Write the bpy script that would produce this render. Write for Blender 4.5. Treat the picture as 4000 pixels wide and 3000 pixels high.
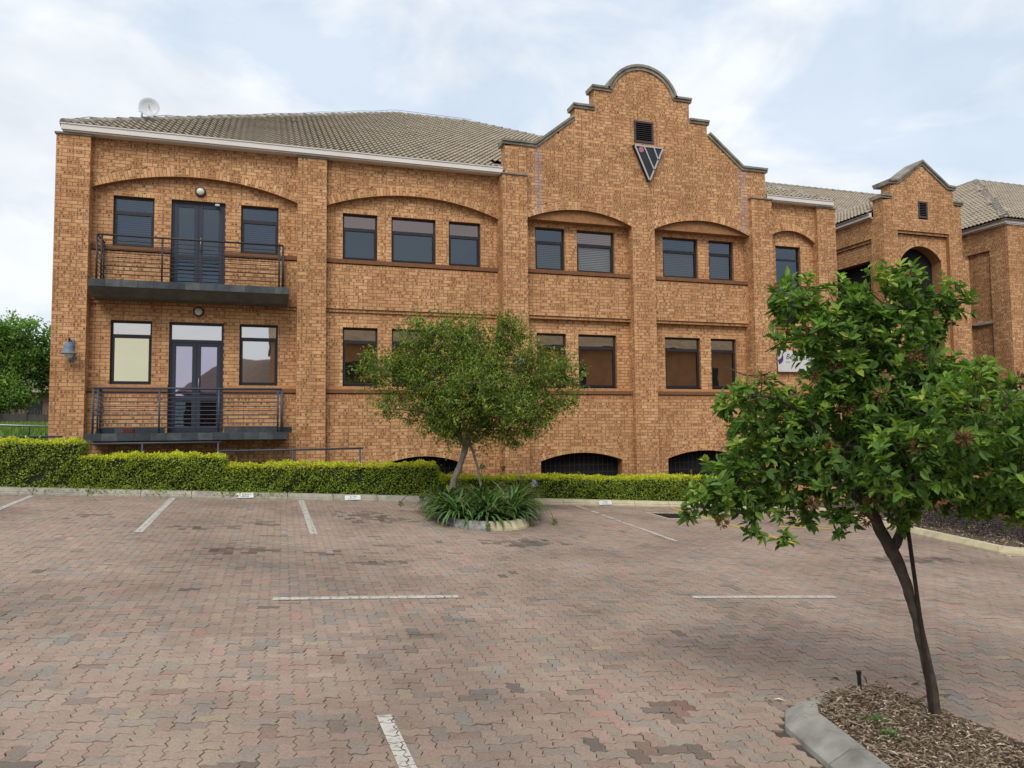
import bpy, math, random
import numpy as np
from mathutils import Matrix, Vector

for o in list(bpy.data.objects):
    bpy.data.objects.remove(o, do_unlink=True)
SC = bpy.context.scene
COL = SC.collection
rnd = random.Random(7)
rng = np.random.default_rng(7)
R = math.radians

# ------------------------------------------------------------------ camera
YAW, PITCH, ROLL = R(17.98), R(3.59), R(-0.566)
fwd = Vector((math.sin(YAW) * math.cos(PITCH), math.cos(YAW) * math.cos(PITCH), math.sin(PITCH)))
right = Vector((math.cos(YAW), -math.sin(YAW), 0))
up = right.cross(fwd)
cr = math.cos(ROLL) * right + math.sin(ROLL) * up
cu = -math.sin(ROLL) * right + math.cos(ROLL) * up
cam = bpy.data.cameras.new('camera')
cam.sensor_width = 36.0
cam.lens = 36.0 * 2975 / 4000
cam.clip_start = 0.05
cam.clip_end = 2000
camo = bpy.data.objects.new('camera', cam)
camo.matrix_world = Matrix(((cr.x, cu.x, -fwd.x, 0), (cr.y, cu.y, -fwd.y, 0), (cr.z, cu.z, -fwd.z, 0), (0, 0, 0, 1)))
COL.objects.link(camo)
SC.camera = camo

# ------------------------------------------------------------------ sky and sun
SUN_EL, SUN_AZ = R(48), R(207)      # azimuth measured from +Y towards +X
sdir = Vector((math.sin(SUN_AZ) * math.cos(SUN_EL), math.cos(SUN_AZ) * math.cos(SUN_EL), math.sin(SUN_EL)))
sun = bpy.data.lights.new('sun', 'SUN')
sun.energy = 1.7
sun.angle = R(32)
sun.color = (1.0, 0.965, 0.91)
suno = bpy.data.objects.new('sun', sun)
suno.rotation_euler = sdir.to_track_quat('Z', 'Y').to_euler()
suno.location = sdir * 60
COL.objects.link(suno)

W = bpy.data.worlds.new('World')
SC.world = W
W.use_nodes = True
nt = W.node_tree
nt.nodes.clear()
def wn(t, **k):
    n = nt.nodes.new(t)
    for a, b in k.items():
        setattr(n, a, b)
    return n
wout = wn('ShaderNodeOutputWorld')
wbg = wn('ShaderNodeBackground')
wbg.inputs['Strength'].default_value = 0.1
sky = wn('ShaderNodeTexSky', sky_type='NISHITA', sun_disc=False)
sky.sun_elevation = SUN_EL
sky.sun_rotation = SUN_AZ
sky.air_density = 1.0
sky.dust_density = 1.5
tc = wn('ShaderNodeTexCoord')
mp = wn('ShaderNodeMapping')
mp.inputs['Scale'].default_value = (1.0, 1.0, 1.9)
mp.inputs['Location'].default_value = (0.35, 0.2, 0.1)
nz = wn('ShaderNodeTexNoise')
nz.inputs['Scale'].default_value = 4.3
nz.inputs['Detail'].default_value = 7
nz.inputs['Roughness'].default_value = 0.55
nz.inputs['Distortion'].default_value = 0.35
rp = wn('ShaderNodeValToRGB')
rp.color_ramp.elements[0].position = 0.40
rp.color_ramp.elements[0].color = (0.48, 0.48, 0.48, 1)
rp.color_ramp.elements[1].position = 0.55
rp.color_ramp.elements[1].color = (1, 1, 1, 1)
nz2 = wn('ShaderNodeTexNoise')
nz2.inputs['Scale'].default_value = 5.0
nz2.inputs['Detail'].default_value = 5
rp2 = wn('ShaderNodeValToRGB')
rp2.color_ramp.elements[0].position = 0.3
rp2.color_ramp.elements[0].color = (5.3, 5.75, 6.25, 1)
rp2.color_ramp.elements[1].position = 0.62
rp2.color_ramp.elements[1].color = (6.95, 7.2, 7.45, 1)
blu = wn('ShaderNodeMixRGB', blend_type='MIX')
blu.inputs['Fac'].default_value = 0.75
blu.inputs['Color2'].default_value = (4.0, 5.3, 6.9, 1)
mix = wn('ShaderNodeMixRGB', blend_type='MIX')
L = nt.links.new
L(tc.outputs['Generated'], mp.inputs['Vector'])
L(mp.outputs['Vector'], nz.inputs['Vector'])
L(mp.outputs['Vector'], nz2.inputs['Vector'])
L(nz.outputs['Fac'], rp.inputs['Fac'])
L(nz2.outputs['Fac'], rp2.inputs['Fac'])
L(sky.outputs['Color'], blu.inputs['Color1'])
L(blu.outputs['Color'], mix.inputs['Color1'])
L(rp2.outputs['Color'], mix.inputs['Color2'])
L(rp.outputs['Color'], mix.inputs['Fac'])
L(mix.outputs['Color'], wbg.inputs['Color'])
L(wbg.outputs['Background'], wout.inputs['Surface'])

vs = SC.view_settings
vs.view_transform = 'Standard'
vs.look = 'None'
vs.exposure = 0.5
vs.gamma = 1.0
vs.use_curve_mapping = False
SC.render.resolution_x, SC.render.resolution_y = 1024, 768
SC.render.engine = 'CYCLES'
SC.cycles.max_bounces = 8
SC.cycles.transparent_max_bounces = 16

# ------------------------------------------------------------------ helpers
def tag(o, label=None, cat=None, group=None, kind=None):
    if label: o['label'] = label
    if cat: o['category'] = cat
    if group: o['group'] = group
    if kind: o['kind'] = kind
    return o

def link(name, data, parent=None, loc=None):
    o = bpy.data.objects.new(name, data)
    COL.objects.link(o)
    if parent is not None:
        o.parent = parent
        o.matrix_parent_inverse = parent_inv(parent)
    if loc is not None:
        o.location = loc
    return o

def parent_inv(p):
    # every object's own location is its place in the world (parents carry translations only)
    return Matrix.Translation(-p.location)

def empty(name, loc, label=None, cat=None, group=None, kind=None):
    o = link(name, None)
    o.location = loc
    o.empty_display_size = 0.2
    return tag(o, label, cat, group, kind)

def mesh(name, V, groups, mat=None, fattr=None, uv=None, smooth=False):
    """V (n,3); groups: list of (m,k) index arrays; fattr (nf,4) per face; uv (nloops,2)."""
    me = bpy.data.meshes.new(name)
    V = np.asarray(V, np.float32)
    groups = [np.asarray(g, np.int32) for g in groups if len(g)]
    li = np.concatenate([g.ravel() for g in groups])
    tot = np.concatenate([np.full(len(g), g.shape[1], np.int32) for g in groups])
    st = np.concatenate([[0], np.cumsum(tot)[:-1]]).astype(np.int32)
    me.vertices.add(len(V)); me.loops.add(len(li)); me.polygons.add(len(tot))
    me.vertices.foreach_set('co', V.ravel())
    me.loops.foreach_set('vertex_index', li)
    me.polygons.foreach_set('loop_start', st)
    me.polygons.foreach_set('loop_total', tot)
    if uv is not None:
        l = me.uv_layers.new(name='UVMap')
        l.data.foreach_set('uv', np.asarray(uv, np.float32).ravel())
    if fattr is not None:
        a = me.attributes.new('bc', 'FLOAT_COLOR', 'FACE')
        a.data.foreach_set('color', np.asarray(fattr, np.float32).ravel())
    me.update(calc_edges=True)
    me.validate()
    me.polygons.foreach_set('use_smooth', np.full(len(tot), bool(smooth)))
    if mat: me.materials.append(mat)
    return me

class MB:
    """Collects simple solids into one mesh."""
    def __init__(s): s.v = []; s.f = []
    def add(s, vs, fs):
        n = len(s.v); s.v += [tuple(map(float, q)) for q in vs]; s.f += [tuple(i + n for i in f) for f in fs]; return s
    def box(s, x0, x1, y0, y1, z0, z1):
        return s.add([(x0, y0, z0), (x1, y0, z0), (x1, y1, z0), (x0, y1, z0), (x0, y0, z1), (x1, y0, z1), (x1, y1, z1), (x0, y1, z1)],
                     [(3, 2, 1, 0), (4, 5, 6, 7), (0, 1, 5, 4), (1, 2, 6, 5), (2, 3, 7, 6), (3, 0, 4, 7)])
    def hexa(s, p):   # 8 points: bottom loop (4) then top loop (4)
        return s.add(p, [(3, 2, 1, 0), (4, 5, 6, 7), (0, 1, 5, 4), (1, 2, 6, 5), (2, 3, 7, 6), (3, 0, 4, 7)])
    def quad(s, *p): return s.add(p, [tuple(range(len(p)))])
    def prism(s, pts, axis, a0, a1):
        """pts: 2-D outline in the two other axes, extruded along axis (0,1,2)."""
        def mk(p, a):
            return (a, p[0], p[1]) if axis == 0 else (p[0], a, p[1]) if axis == 1 else (p[0], p[1], a)
        n = len(pts)
        return s.add([mk(p, a0) for p in pts] + [mk(p, a1) for p in pts],
                     [tuple(range(n - 1, -1, -1)), tuple(range(n, 2 * n))] + [(i, (i + 1) % n, n + (i + 1) % n, n + i) for i in range(n)])
    def tube(s, pts, rad, n=8, cap=True):
        pts = [Vector(p) for p in pts]
        if not hasattr(rad, '__len__'): rad = [rad] * len(pts)
        rings = []
        ref = None
        for i, p in enumerate(pts):
            d = (pts[min(i + 1, len(pts) - 1)] - pts[max(i - 1, 0)]).normalized()
            if ref is None:
                ref = Vector((0, 0, 1)) if abs(d.z) < .9 else Vector((1, 0, 0))
            a = (ref - d * ref.dot(d)).normalized(); b = d.cross(a); ref = a
            rings.append([p + rad[i] * (math.cos(t * 2 * math.pi / n) * a + math.sin(t * 2 * math.pi / n) * b) for t in range(n)])
        vs = [v for r in rings for v in r]
        fs = [(i * n + j, i * n + (j + 1) % n, (i + 1) * n + (j + 1) % n, (i + 1) * n + j) for i in range(len(pts) - 1) for j in range(n)]
        if cap:
            fs += [tuple(range(n - 1, -1, -1)), tuple(range((len(pts) - 1) * n, len(pts) * n))]
        return s.add(vs, fs)
    def lathe(s, c, prof, n=20, axis=(0, 0, 1)):
        """prof: (radius, height) along axis from c."""
        ax = Vector(axis).normalized()
        a = ax.orthogonal().normalized(); b = ax.cross(a); c = Vector(c)
        vs = [c + ax * h + r * (math.cos(t * 2 * math.pi / n) * a + math.sin(t * 2 * math.pi / n) * b) for r, h in prof for t in range(n)]
        fs = [(i * n + j, i * n + (j + 1) % n, (i + 1) * n + (j + 1) % n, (i + 1) * n + j) for i in range(len(prof) - 1) for j in range(n)]
        return s.add(vs, fs)
    def build(s, name, mat, parent=None, smooth=False, bevel=0, kind=None):
        me = bpy.data.meshes.new(name)
        me.from_pydata(s.v, [], s.f)
        me.validate(); me.update()
        if smooth: me.polygons.foreach_set('use_smooth', np.ones(len(me.polygons), bool))
        if mat: me.materials.append(mat)
        o = link(name, me, parent)
        if bevel:
            m = o.modifiers.new('bevel', 'BEVEL'); m.width = bevel; m.segments = 2; m.limit_method = 'ANGLE'; m.angle_limit = R(40)
        if kind: o['kind'] = kind
        return o

def box(name, mat, parent, *d, bevel=0): return MB().box(*d).build(name, mat, parent, bevel=bevel)

# ------------------------------------------------------------------ materials
def mat_new(name):
    m = bpy.data.materials.new(name); m.use_nodes = True
    m.node_tree.nodes.clear()
    return m
class NT:
    def __init__(s, m): s.t = m.node_tree
    def n(s, t, ins=None, **k):
        x = s.t.nodes.new('ShaderNode' + t)
        for a, b in k.items(): setattr(x, a, b)
        if ins:
            for a, b in ins.items():
                if hasattr(b, 'is_output'): s.t.links.new(b, x.inputs[a])
                else: x.inputs[a].default_value = b
        return x
    def math(s, op, a, b=None, c=None):
        ins = {0: a}
        if b is not None: ins[1] = b
        if c is not None: ins[2] = c
        return s.n('Math', ins, operation=op).outputs[0]
    def mix(s, f, a, b, bt='MIX'):
        return s.n('MixRGB', {'Fac': f, 'Color1': a, 'Color2': b}, blend_type=bt).outputs[0]
    def ramp(s, f, stops):
        x = s.n('ValToRGB', {'Fac': f}); e = x.color_ramp.elements
        while len(e) < len(stops): e.new(0.5)
        for el, (p, c) in zip(e, stops):
            el.position = p; el.color = (*c, 1) if len(c) == 3 else c
        return x.outputs[0]
    def noise(s, scale, detail=4, vec=None, rough=.55, out='Fac'):
        ins = {'Scale': scale, 'Detail': detail, 'Roughness': rough}
        if vec is not None: ins['Vector'] = vec
        return s.n('TexNoise', ins).outputs[out]
    def pos(s): return s.n('NewGeometry').outputs['Position']
    def out(s, sh): s.n('OutputMaterial', {'Surface': sh})
    def bsdf(s, col, rough=.8, metal=0., bump=None, bstr=.3, bdist=.01, spec=.35, **k):
        ins = {'Base Color': col, 'Roughness': rough, 'Metallic': metal, 'Specular IOR Level': spec}
        ins.update(k)
        b = s.n('BsdfPrincipled', ins)
        if bump is not None:
            bn = s.n('Bump', {'Height': bump, 'Strength': bstr, 'Distance': bdist})
            s.t.links.new(bn.outputs[0], b.inputs['Normal'])
        return b.outputs[0]

def rgba(c): return (*c, 1.0)

def plain(name, c, rough=.6, metal=0., var=.12, scale=9., bstr=.15, spec=.35):
    m = mat_new(name); t = NT(m)
    nzv = t.noise(scale, 5, t.pos())
    lo = tuple(x * (1 - var) for x in c); hi = tuple(min(1, x * (1 + var)) for x in c)
    col = t.ramp(nzv, [(.3, lo), (.7, hi)])
    t.out(t.bsdf(col, rough, metal, t.noise(scale * 14, 3, t.pos()), bstr, .003, spec))
    return m

M = {}
def make_brick():
    m = mat_new('face_brick'); t = NT(m)
    at = t.n('Attribute', attribute_name='bc')
    sp = t.n('SeparateColor', {'Color': at.outputs['Color']})
    r_, tone, spot = sp.outputs[0], sp.outputs[1], sp.outputs[2]
    uv = t.n('UVMap', uv_map='UVMap').outputs[0]
    su = t.n('SeparateXYZ', {'Vector': uv})
    u3 = t.math('MULTIPLY', su.outputs[0], 3.0)
    fl = t.math('FLOOR', u3)
    fx = t.math('SUBTRACT', t.math('FRACT', u3), .5)
    fy = t.math('SUBTRACT', su.outputs[1], .5)
    cv = t.n('CombineXYZ', {0: fl, 1: t.math('MULTIPLY', r_, 977.0), 2: 3.0}).outputs[0]
    wnz = t.n('TexWhiteNoise', {'Vector': cv}, noise_dimensions='3D')
    w2 = t.n('SeparateColor', {'Color': wnz.outputs['Color']})
    jx = t.math('ADD', fx, t.math('MULTIPLY', t.math('SUBTRACT', w2.outputs[1], .5), .25))
    d = t.math('SQRT', t.math('ADD', t.math('MULTIPLY', jx, jx), t.math('MULTIPLY', fy, fy)))
    p = t.pos()
    d = t.math('ADD', d, t.math('MULTIPLY', t.math('SUBTRACT', t.noise(60, 3, p), .5), .28))
    disc = t.n('MapRange', {0: d, 1: .28, 2: .46, 3: 1.0, 4: 0.0}).outputs[0]
    on = t.math('LESS_THAN', w2.outputs[0], spot)
    st = t.math('MULTIPLY_ADD', w2.outputs[2], .5, .5)
    msk = t.math('MULTIPLY', t.math('MULTIPLY', disc, on), st)
    base = t.ramp(tone, [(0, (.45, .218, .108)), (.3, (.56, .298, .146)), (.65, (.64, .370, .186)), (1, (.75, .468, .248))])
    base = t.mix(1.0, base, t.ramp(t.noise(28, 5, p), [(.25, (.82, .8, .78)), (.75, (1.08, 1.08, 1.06))]), 'MULTIPLY')
    base = t.mix(1.0, base, t.ramp(t.noise(.8, 4, p), [(.3, (.82, .79, .77)), (.68, (1.07, 1.07, 1.07))]), 'MULTIPLY')
    stv = t.n('VectorMath', {0: p, 1: (5.5, 5.5, .45)}, operation='MULTIPLY').outputs[0]
    base = t.mix(1.0, base, t.ramp(t.noise(1.0, 5, stv), [(.32, (.84, .81, .79)), (.6, (1.03, 1.03, 1.03))]), 'MULTIPLY')
    col = t.mix(msk, base, (.175, .082, .04, 1))
    # pale salt streaks that ran down the gable below its shoulders
    sx = t.n('SeparateXYZ', {'Vector': p})
    def band(x, w):
        return t.n('MapRange', {0: t.math('ABSOLUTE', t.math('SUBTRACT', sx.outputs[0], x)), 1: w * .35, 2: w, 3: 1.0, 4: 0.0}).outputs[0]
    strk = t.math('ADD', band(6.92, .17), band(13.33, .2))
    zr = t.math('MULTIPLY', t.n('MapRange', {0: sx.outputs[2], 1: 5.5, 2: 6.0, 3: 0.0, 4: 1.0}).outputs[0],
                t.math('LESS_THAN', sx.outputs[2], 7.75))
    yr = t.math('LESS_THAN', sx.outputs[1], 18.95)
    strk = t.math('MULTIPLY', t.math('MULTIPLY', strk, zr), yr)
    strk = t.math('MULTIPLY', strk, t.n('MapRange', {0: t.noise(6, 4, p), 1: .35, 2: .65, 3: .12, 4: .6}).outputs[0])
    col = t.mix(strk, col, (.36, .31, .33, 1))
    t.out(t.bsdf(col, .88, 0, t.noise(140, 4, p), .12, .003, .2))
    return m
M['brick'] = make_brick()
M['mortar'] = plain('mortar', (.185, .085, .040), .95, var=.2, scale=20)
M['reveal'] = plain('brick_reveal', (.30, .145, .062), .9, var=.25, scale=12)  # darker than the wall bricks: shade of soffits and recesses put into the colour
M['coping'] = plain('weathered_coping', (.23, .205, .165), .9, var=.4, scale=4, bstr=.4)
M['ledge'] = plain('pale_ledge', (.40, .345, .285), .9, var=.2, scale=6)
M['fascia'] = plain('painted_fascia', (.68, .635, .59), .7, var=.05, scale=2)
M['frame'] = plain('dark_frame', (.022, .020, .024), .45, var=.15)
M['door'] = plain('blue_grey_door', (.030, .034, .052), .45, var=.12)
M['rail'] = plain('rail_dark', (.035, .030, .030), .5, var=.2)
M['rail2'] = plain('rail_blue_grey', (.050, .060, .082), .45, var=.15)
M['slate'] = plain('slate_tile', (.040, .050, .060), .6, var=.45, scale=5, bstr=.4)
def make_slate():
    m = mat_new('slate_tile'); t = NT(m); p = t.pos()
    r_ = t.n('ObjectInfo').outputs['Random']
    c = t.ramp(r_, [(0, (.030, .038, .046)), (.5, (.048, .058, .066)), (1, (.085, .092, .095))])
    c = t.mix(1.0, c, t.ramp(t.noise(6, 5, p), [(.3, (.65, .65, .65)), (.7, (1.3, 1.3, 1.25))]), 'MULTIPLY')
    t.out(t.bsdf(c, .6, 0, t.noise(40, 4, p), .4, .004)); return m
M['slate'] = make_slate()
M['slab'] = plain('slab_concrete', (.12, .115, .10), .9, var=.25, scale=4)
M['dark'] = plain('dark_inside', (.012, .011, .012), .9)  # near-black: the dark of unlit insides put into the colour
M['concrete'] = plain('kerb_concrete', (.30, .275, .22), .92, var=.28, scale=5, bstr=.5)
M['kerbyel'] = plain('kerb_cream', (.46, .40, .26), .92, var=.16, scale=5, bstr=.4)
M['kerbgrey'] = plain('kerb_grey_worn', (.24, .235, .215), .95, var=.5, scale=11, bstr=1.)
M['kerbnear'] = plain('kerb_near_concrete', (.255, .24, .21), .95, var=.35, scale=5, bstr=.5)
M['white'] = plain('white_plate', (.62, .61, .59), .5, var=.05)
M['ink'] = plain('black_ink', (.03, .03, .03), .6)
M['greyink'] = plain('grey_ink', (.25, .25, .27), .6)
M['dish'] = plain('dish_white', (.62, .64, .66), .5, var=.05, scale=2)
M['steel'] = plain('galvanised_steel', (.30, .31, .32), .45, .6)
M['lamp'] = plain('lamp_blue_grey', (.13, .17, .23), .5, var=.2, scale=20)
M['opal'] = plain('opal_glass', (.62, .58, .48), .35, var=.06)
M['blind'] = plain('blind_slats', (.26, .275, .30), .6, var=.06)
M['blindpale'] = plain('blind_pale', (.70, .70, .68), .6, var=.06)  # slats of a paler colour than the other blinds
M['vent'] = plain('vent_brown', (.060, .048, .050), .6)
M['bark'] = plain('bark', (.075, .056, .043), .95, var=.45, scale=14, bstr=.9)
M['barkgrey'] = plain('bark_grey', (.19, .155, .13), .95, var=.4, scale=14, bstr=.9)
M['stake'] = plain('rusty_stake', (.035, .022, .016), .9, var=.4, scale=30, bstr=.8)
M['black'] = plain('black_plastic', (.018, .016, .014), .5)
M['sand'] = plain('joint_sand', (.075, .057, .045), 1., var=.35, scale=6)
M['soil'] = plain('soil', (.085, .058, .040), 1., var=.4, scale=8, bstr=.8)
M['grass'] = plain('lawn_grass', (.045, .085, .022), .95, var=.4, scale=5, bstr=.8)
M['earth'] = plain('earth', (.13, .10, .07), 1., var=.3, scale=1.5)
M['signblk'] = plain('sign_black', (.020, .021, .026), .45, var=.1)
M['signgrey'] = plain('sign_silver', (.42, .42, .43), .5, var=.05)
M['pink'] = plain('sign_pink', (.42, .13, .18), .5, var=.05)
M['purple'] = plain('purple_print', (.07, .03, .14), .5)
M['redbox'] = plain('rust_red', (.14, .030, .022), .7, var=.3)
M['redbrick'] = plain('red_brick_plain', (.30, .115, .06), .9, var=.3, scale=10)
M['wallgrey'] = plain('grey_wall', (.065, .055, .050), .95, var=.25, scale=3)
M['plaster'] = plain('far_house_wall', (.20, .13, .09), .9, var=.15, scale=2)
M['capbrown'] = plain('pier_cap', (.235, .175, .150), .9, var=.15, scale=4)

def make_tile():
    m = mat_new('roof_tile'); t = NT(m)
    at = t.n('Attribute', attribute_name='bc'); sp = t.n('SeparateColor', {'Color': at.outputs['Color']})
    p = t.pos()
    c = t.ramp(sp.outputs[0], [(0, (.27, .225, .175)), (.5, (.335, .285, .222)), (1, (.40, .345, .275))])
    c = t.mix(1.0, c, t.ramp(t.noise(9, 5, p), [(.3, (.78, .76, .72)), (.7, (1.08, 1.08, 1.06))]), 'MULTIPLY')
    c = t.mix(t.n('MapRange', {0: t.noise(2.2, 5, p), 1: .58, 2: .72, 3: 0.0, 4: .45}).outputs[0], c, (.07, .062, .05, 1))
    t.out(t.bsdf(c, .9, 0, t.noise(90, 3, p), .3, .004, .25))
    return m
M['tile'] = make_tile()

def make_paver():
    m = mat_new('concrete_paver'); t = NT(m)
    at = t.n('Attribute', attribute_name='bc')
    p = t.pos()
    c = t.mix(1.0, at.outputs['Color'], t.ramp(t.noise(55, 5, p, .7), [(.25, (.72, .72, .72)), (.75, (1.22, 1.22, 1.22))]), 'MULTIPLY')
    c = t.mix(1.0, c, t.ramp(t.noise(.55, 5, p), [(.30, (.70, .69, .67)), (.60, (1.08, 1.07, 1.05))]), 'MULTIPLY')
    c = t.mix(t.n('MapRange', {0: t.noise(1.7, 6, p, .65), 1: .58, 2: .78, 3: 0.0, 4: .42}).outputs[0], c, (.055, .043, .034, 1))
    t.out(t.bsdf(c, .92, 0, t.noise(220, 3, p), .5, .004, .22))
    return m
M['paver'] = make_paver()

def make_paint(name, c):
    m = mat_new(name); t = NT(m); p = t.pos()
    wear = t.n('MapRange', {0: t.noise(26, 6, p, .7), 1: .52, 2: .66, 3: 0.0, 4: .85}).outputs[0]
    col = t.ramp(t.noise(8, 4, p), [(.3, tuple(x * .8 for x in c)), (.7, c)])
    b = t.bsdf(col, .8)
    mx = t.n('MixShader', {0: wear, 1: b, 2: t.n('BsdfTransparent').outputs[0]})
    t.out(mx.outputs[0]); return m
M['paintw'] = make_paint('white_line_paint', (.55, .51, .45))
M['painty'] = make_paint('yellow_line_paint', (.58, .43, .06))

def make_leaf(name, stops, trans=.25, rough=.5, spec=.4):
    m = mat_new(name); t = NT(m)
    at = t.n('Attribute', attribute_name='bc'); sp = t.n('SeparateColor', {'Color': at.outputs['Color']})
    c = t.ramp(sp.outputs[0], stops)
    c = t.mix(1.0, c, t.ramp(t.noise(40, 2, t.pos()), [(.3, (.85, .85, .85)), (.7, (1.12, 1.12, 1.1))]), 'MULTIPLY')
    b = t.bsdf(c, rough, spec=spec)
    tr = t.n('BsdfTranslucent', {'Color': t.mix(1.0, c, (1.1, 1.25, .6, 1), 'MULTIPLY')}).outputs[0]
    t.out(t.n('MixShader', {0: trans, 1: b, 2: tr}).outputs[0]); return m
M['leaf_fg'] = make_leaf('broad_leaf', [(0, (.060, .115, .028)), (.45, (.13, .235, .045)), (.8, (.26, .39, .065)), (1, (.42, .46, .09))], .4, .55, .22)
M['leaf_mid'] = make_leaf('fine_leaf', [(0, (.095, .150, .026)), (.5, (.20, .285, .040)), (.85, (.34, .43, .058)), (1, (.30, .18, .06))], .25, .55)
M['leaf_bg'] = make_leaf('far_leaf', [(0, (.10, .17, .035)), (.5, (.19, .32, .06)), (1, (.31, .47, .10))], .4, .6)
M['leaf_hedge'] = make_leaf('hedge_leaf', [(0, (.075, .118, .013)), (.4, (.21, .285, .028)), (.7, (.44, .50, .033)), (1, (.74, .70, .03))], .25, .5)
M['leaf_agap'] = make_leaf('strap_leaf', [(0, (.038, .078, .022)), (.6, (.085, .165, .038)), (1, (.20, .30, .08))], .15, .4, .5)
M['leaf_dark'] = make_leaf('purple_shrub_leaf', [(0, (.022, .016, .018)), (.6, (.055, .040, .042)), (1, (.10, .075, .06))], .1, .6)
M['seed'] = make_leaf('seed_cluster', [(0, (.11, .045, .022)), (1, (.24, .11, .045))], .05, .8)
M['flower'] = make_leaf('flower_petal', [(0, (.13, .17, .05)), (.5, (.24, .28, .10)), (1, (.35, .36, .52))], .2, .6)
M['mulch'] = make_leaf('mulch_chip', [(0, (.06, .038, .025)), (.4, (.24, .17, .115)), (.75, (.42, .325, .235)), (1, (.66, .57, .46))], 0., .9, .2)

def make_glass(name, tint, refl, see):
    """refl: mirror-like share of the coating, see: tint of what is seen through."""
    m = mat_new(name); t = NT(m)
    fr = t.n('Fresnel', {'IOR': 1.5}).outputs[0]
    f = t.math('MINIMUM', t.math('ADD', fr, refl), 1.0)
    wob = t.n('Bump', {'Height': t.noise(1.3, 2, t.pos()), 'Strength': .06, 'Distance': .02}).outputs[0]
    g = t.n('BsdfGlossy', {'Color': rgba(tint), 'Roughness': .015, 'Normal': wob}).outputs[0]
    tr = t.n('BsdfTransparent', {'Color': rgba(see)}).outputs[0]
    t.out(t.n('MixShader', {0: f, 1: tr, 2: g}).outputs[0]); return m
M['g_clear'] = make_glass('window_glass', (.80, .90, 1), .065, (.42, .47, .56))
M['g_blue'] = make_glass('window_glass_dark', (.70, .84, 1.), .07, (.30, .33, .38))
M['g_open'] = make_glass('window_glass_open', (1, 1, 1), .02, (.85, .87, .88))
M['g_pink'] = make_glass('window_glass_pinkish', (.95, .78, .76), .16, (.3, .3, .3))
M['g_cream'] = make_glass('film_cream', (.97, .89, .60), .62, (.2, .2, .18))
M['g_grey'] = make_glass('film_grey', (1., .92, .86), .58, (.2, .2, .2))
M['g_lilac'] = make_glass('film_lilac', (.95, .84, 1.), .42, (.2, .2, .2))
M['g_bronze'] = make_glass('film_bronze', (1., .88, .76), .42, (.15, .14, .13))

def text_mesh(name, s, size, mat, parent, mw, shear=0., bold=False):
    cu_ = bpy.data.curves.new(name, 'FONT'); cu_.body = s; cu_.size = size; cu_.shear = shear
    cu_.extrude = .0008; cu_.resolution_u = 3
    if bold: cu_.offset = size * .012
    tmp = bpy.data.objects.new('tmp', cu_); COL.objects.link(tmp)
    bpy.context.view_layer.update()
    me = bpy.data.meshes.new_from_object(tmp.evaluated_get(bpy.context.evaluated_depsgraph_get()))
    bpy.data.objects.remove(tmp, do_unlink=True)
    me.transform(mw); me.materials.append(mat)
    return link(name, me, parent)

# ------------------------------------------------------------------ ground
GA, GB, GC = -1.921, -.056, .035
def gz(x, y): return GA + GB * x + GC * y
gx = [-400, -60, -12, -8, 0, 8, 16, 24, 60, 400]
gy = [-400, -60, -14, -8, 0, 8, 16, 20, 60, 400]
def gzc(x, y): return gz(min(max(x, -8), 24), min(max(y, -8), 20))
mb = MB()
for i in range(len(gx) - 1):
    for j in range(len(gy) - 1):
        mb.quad(*[(x, y, gzc(x, y) - .06) for x, y in ((gx[i], gy[j]), (gx[i + 1], gy[j]), (gx[i + 1], gy[j + 1]), (gx[i], gy[j + 1]))])
tag(mb.build('ground', M['earth']), kind='structure')

# ------------------------------------------------------------------ paving of zig-zag pavers in herringbone bond
A = .0985            # half length of a paver
def edge(p, q, n):
    """unit lattice edge p->q bent into a zig-zag of fixed hand (same for every lattice edge)."""
    dx, dy = q[0] - p[0], q[1] - p[1]
    s = 1 if (dx + dy) > 0 else -1
    nx, ny = (0, 1) if dx else (-1, 0)
    am = .115
    ts = [(0, 0), (.24, am), (.76, -am)] if s > 0 else [(0, 0), (.24, -am), (.76, am)]
    return [(p[0] + dx * t + nx * o, p[1] + dy * t + ny * o) for t, o in ts]
def paver_outline(h):
    pts = [(0, 0), (1, 0), (2, 0), (2, 1), (1, 1), (0, 1)] if h else [(0, 0), (1, 0), (1, 1), (1, 2), (0, 2), (0, 1)]
    out = []
    for i in range(6): out += edge(pts[i], pts[(i + 1) % 6], 3)
    a = np.array(out)
    c = a.mean(0)
    d = a - c
    # shrink a little for the joint
    sc = 1 - .045 / np.linalg.norm(d, axis=1, keepdims=True)
    return (c + d * sc)
OUT_H, OUT_V = paver_outline(True) * A, paver_outline(False) * A
rows = []
for i in range(-90, 190):
    for j in range(-12, 190):
        k = (i - j) % 4
        if k == 0: rows.append((i, j, 1))       # lies along x: cells i, i+1
        elif k == 3: rows.append((i, j, 0)) if (i - j) % 4 == 3 else None
PV = []
PANG = R(-1.2)
ca, sa = math.cos(PANG), math.sin(PANG)
def rot(x, y): return (ca * x - sa * y + .02, sa * x + ca * y + 1.6)
ISL = [(3.23, 4.30), (3.42, 4.55), (3.69, 4.68), (4.30, 4.70), (4.50, 4.45), (4.56, 3.8), (4.66, .8), (2.55, .8), (2.96, 3.0), (3.12, 3.77)]   # near planting island
PLN = [(3.30, 16.9), (3.10, 14.4), (3.12, 13.0), (3.60, 12.6), (4.20, 12.72), (4.62, 13.2), (5.80, 16.9)]     # island at the hedge
def inside(poly, x, y):
    c = False; n = len(poly)
    for i in range(n):
        x1, y1 = poly[i]; x2, y2 = poly[(i + 1) % n]
        if (y1 > y) != (y2 > y) and x < (x2 - x1) * (y - y1) / (y2 - y1) + x1: c = not c
    return c
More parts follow.
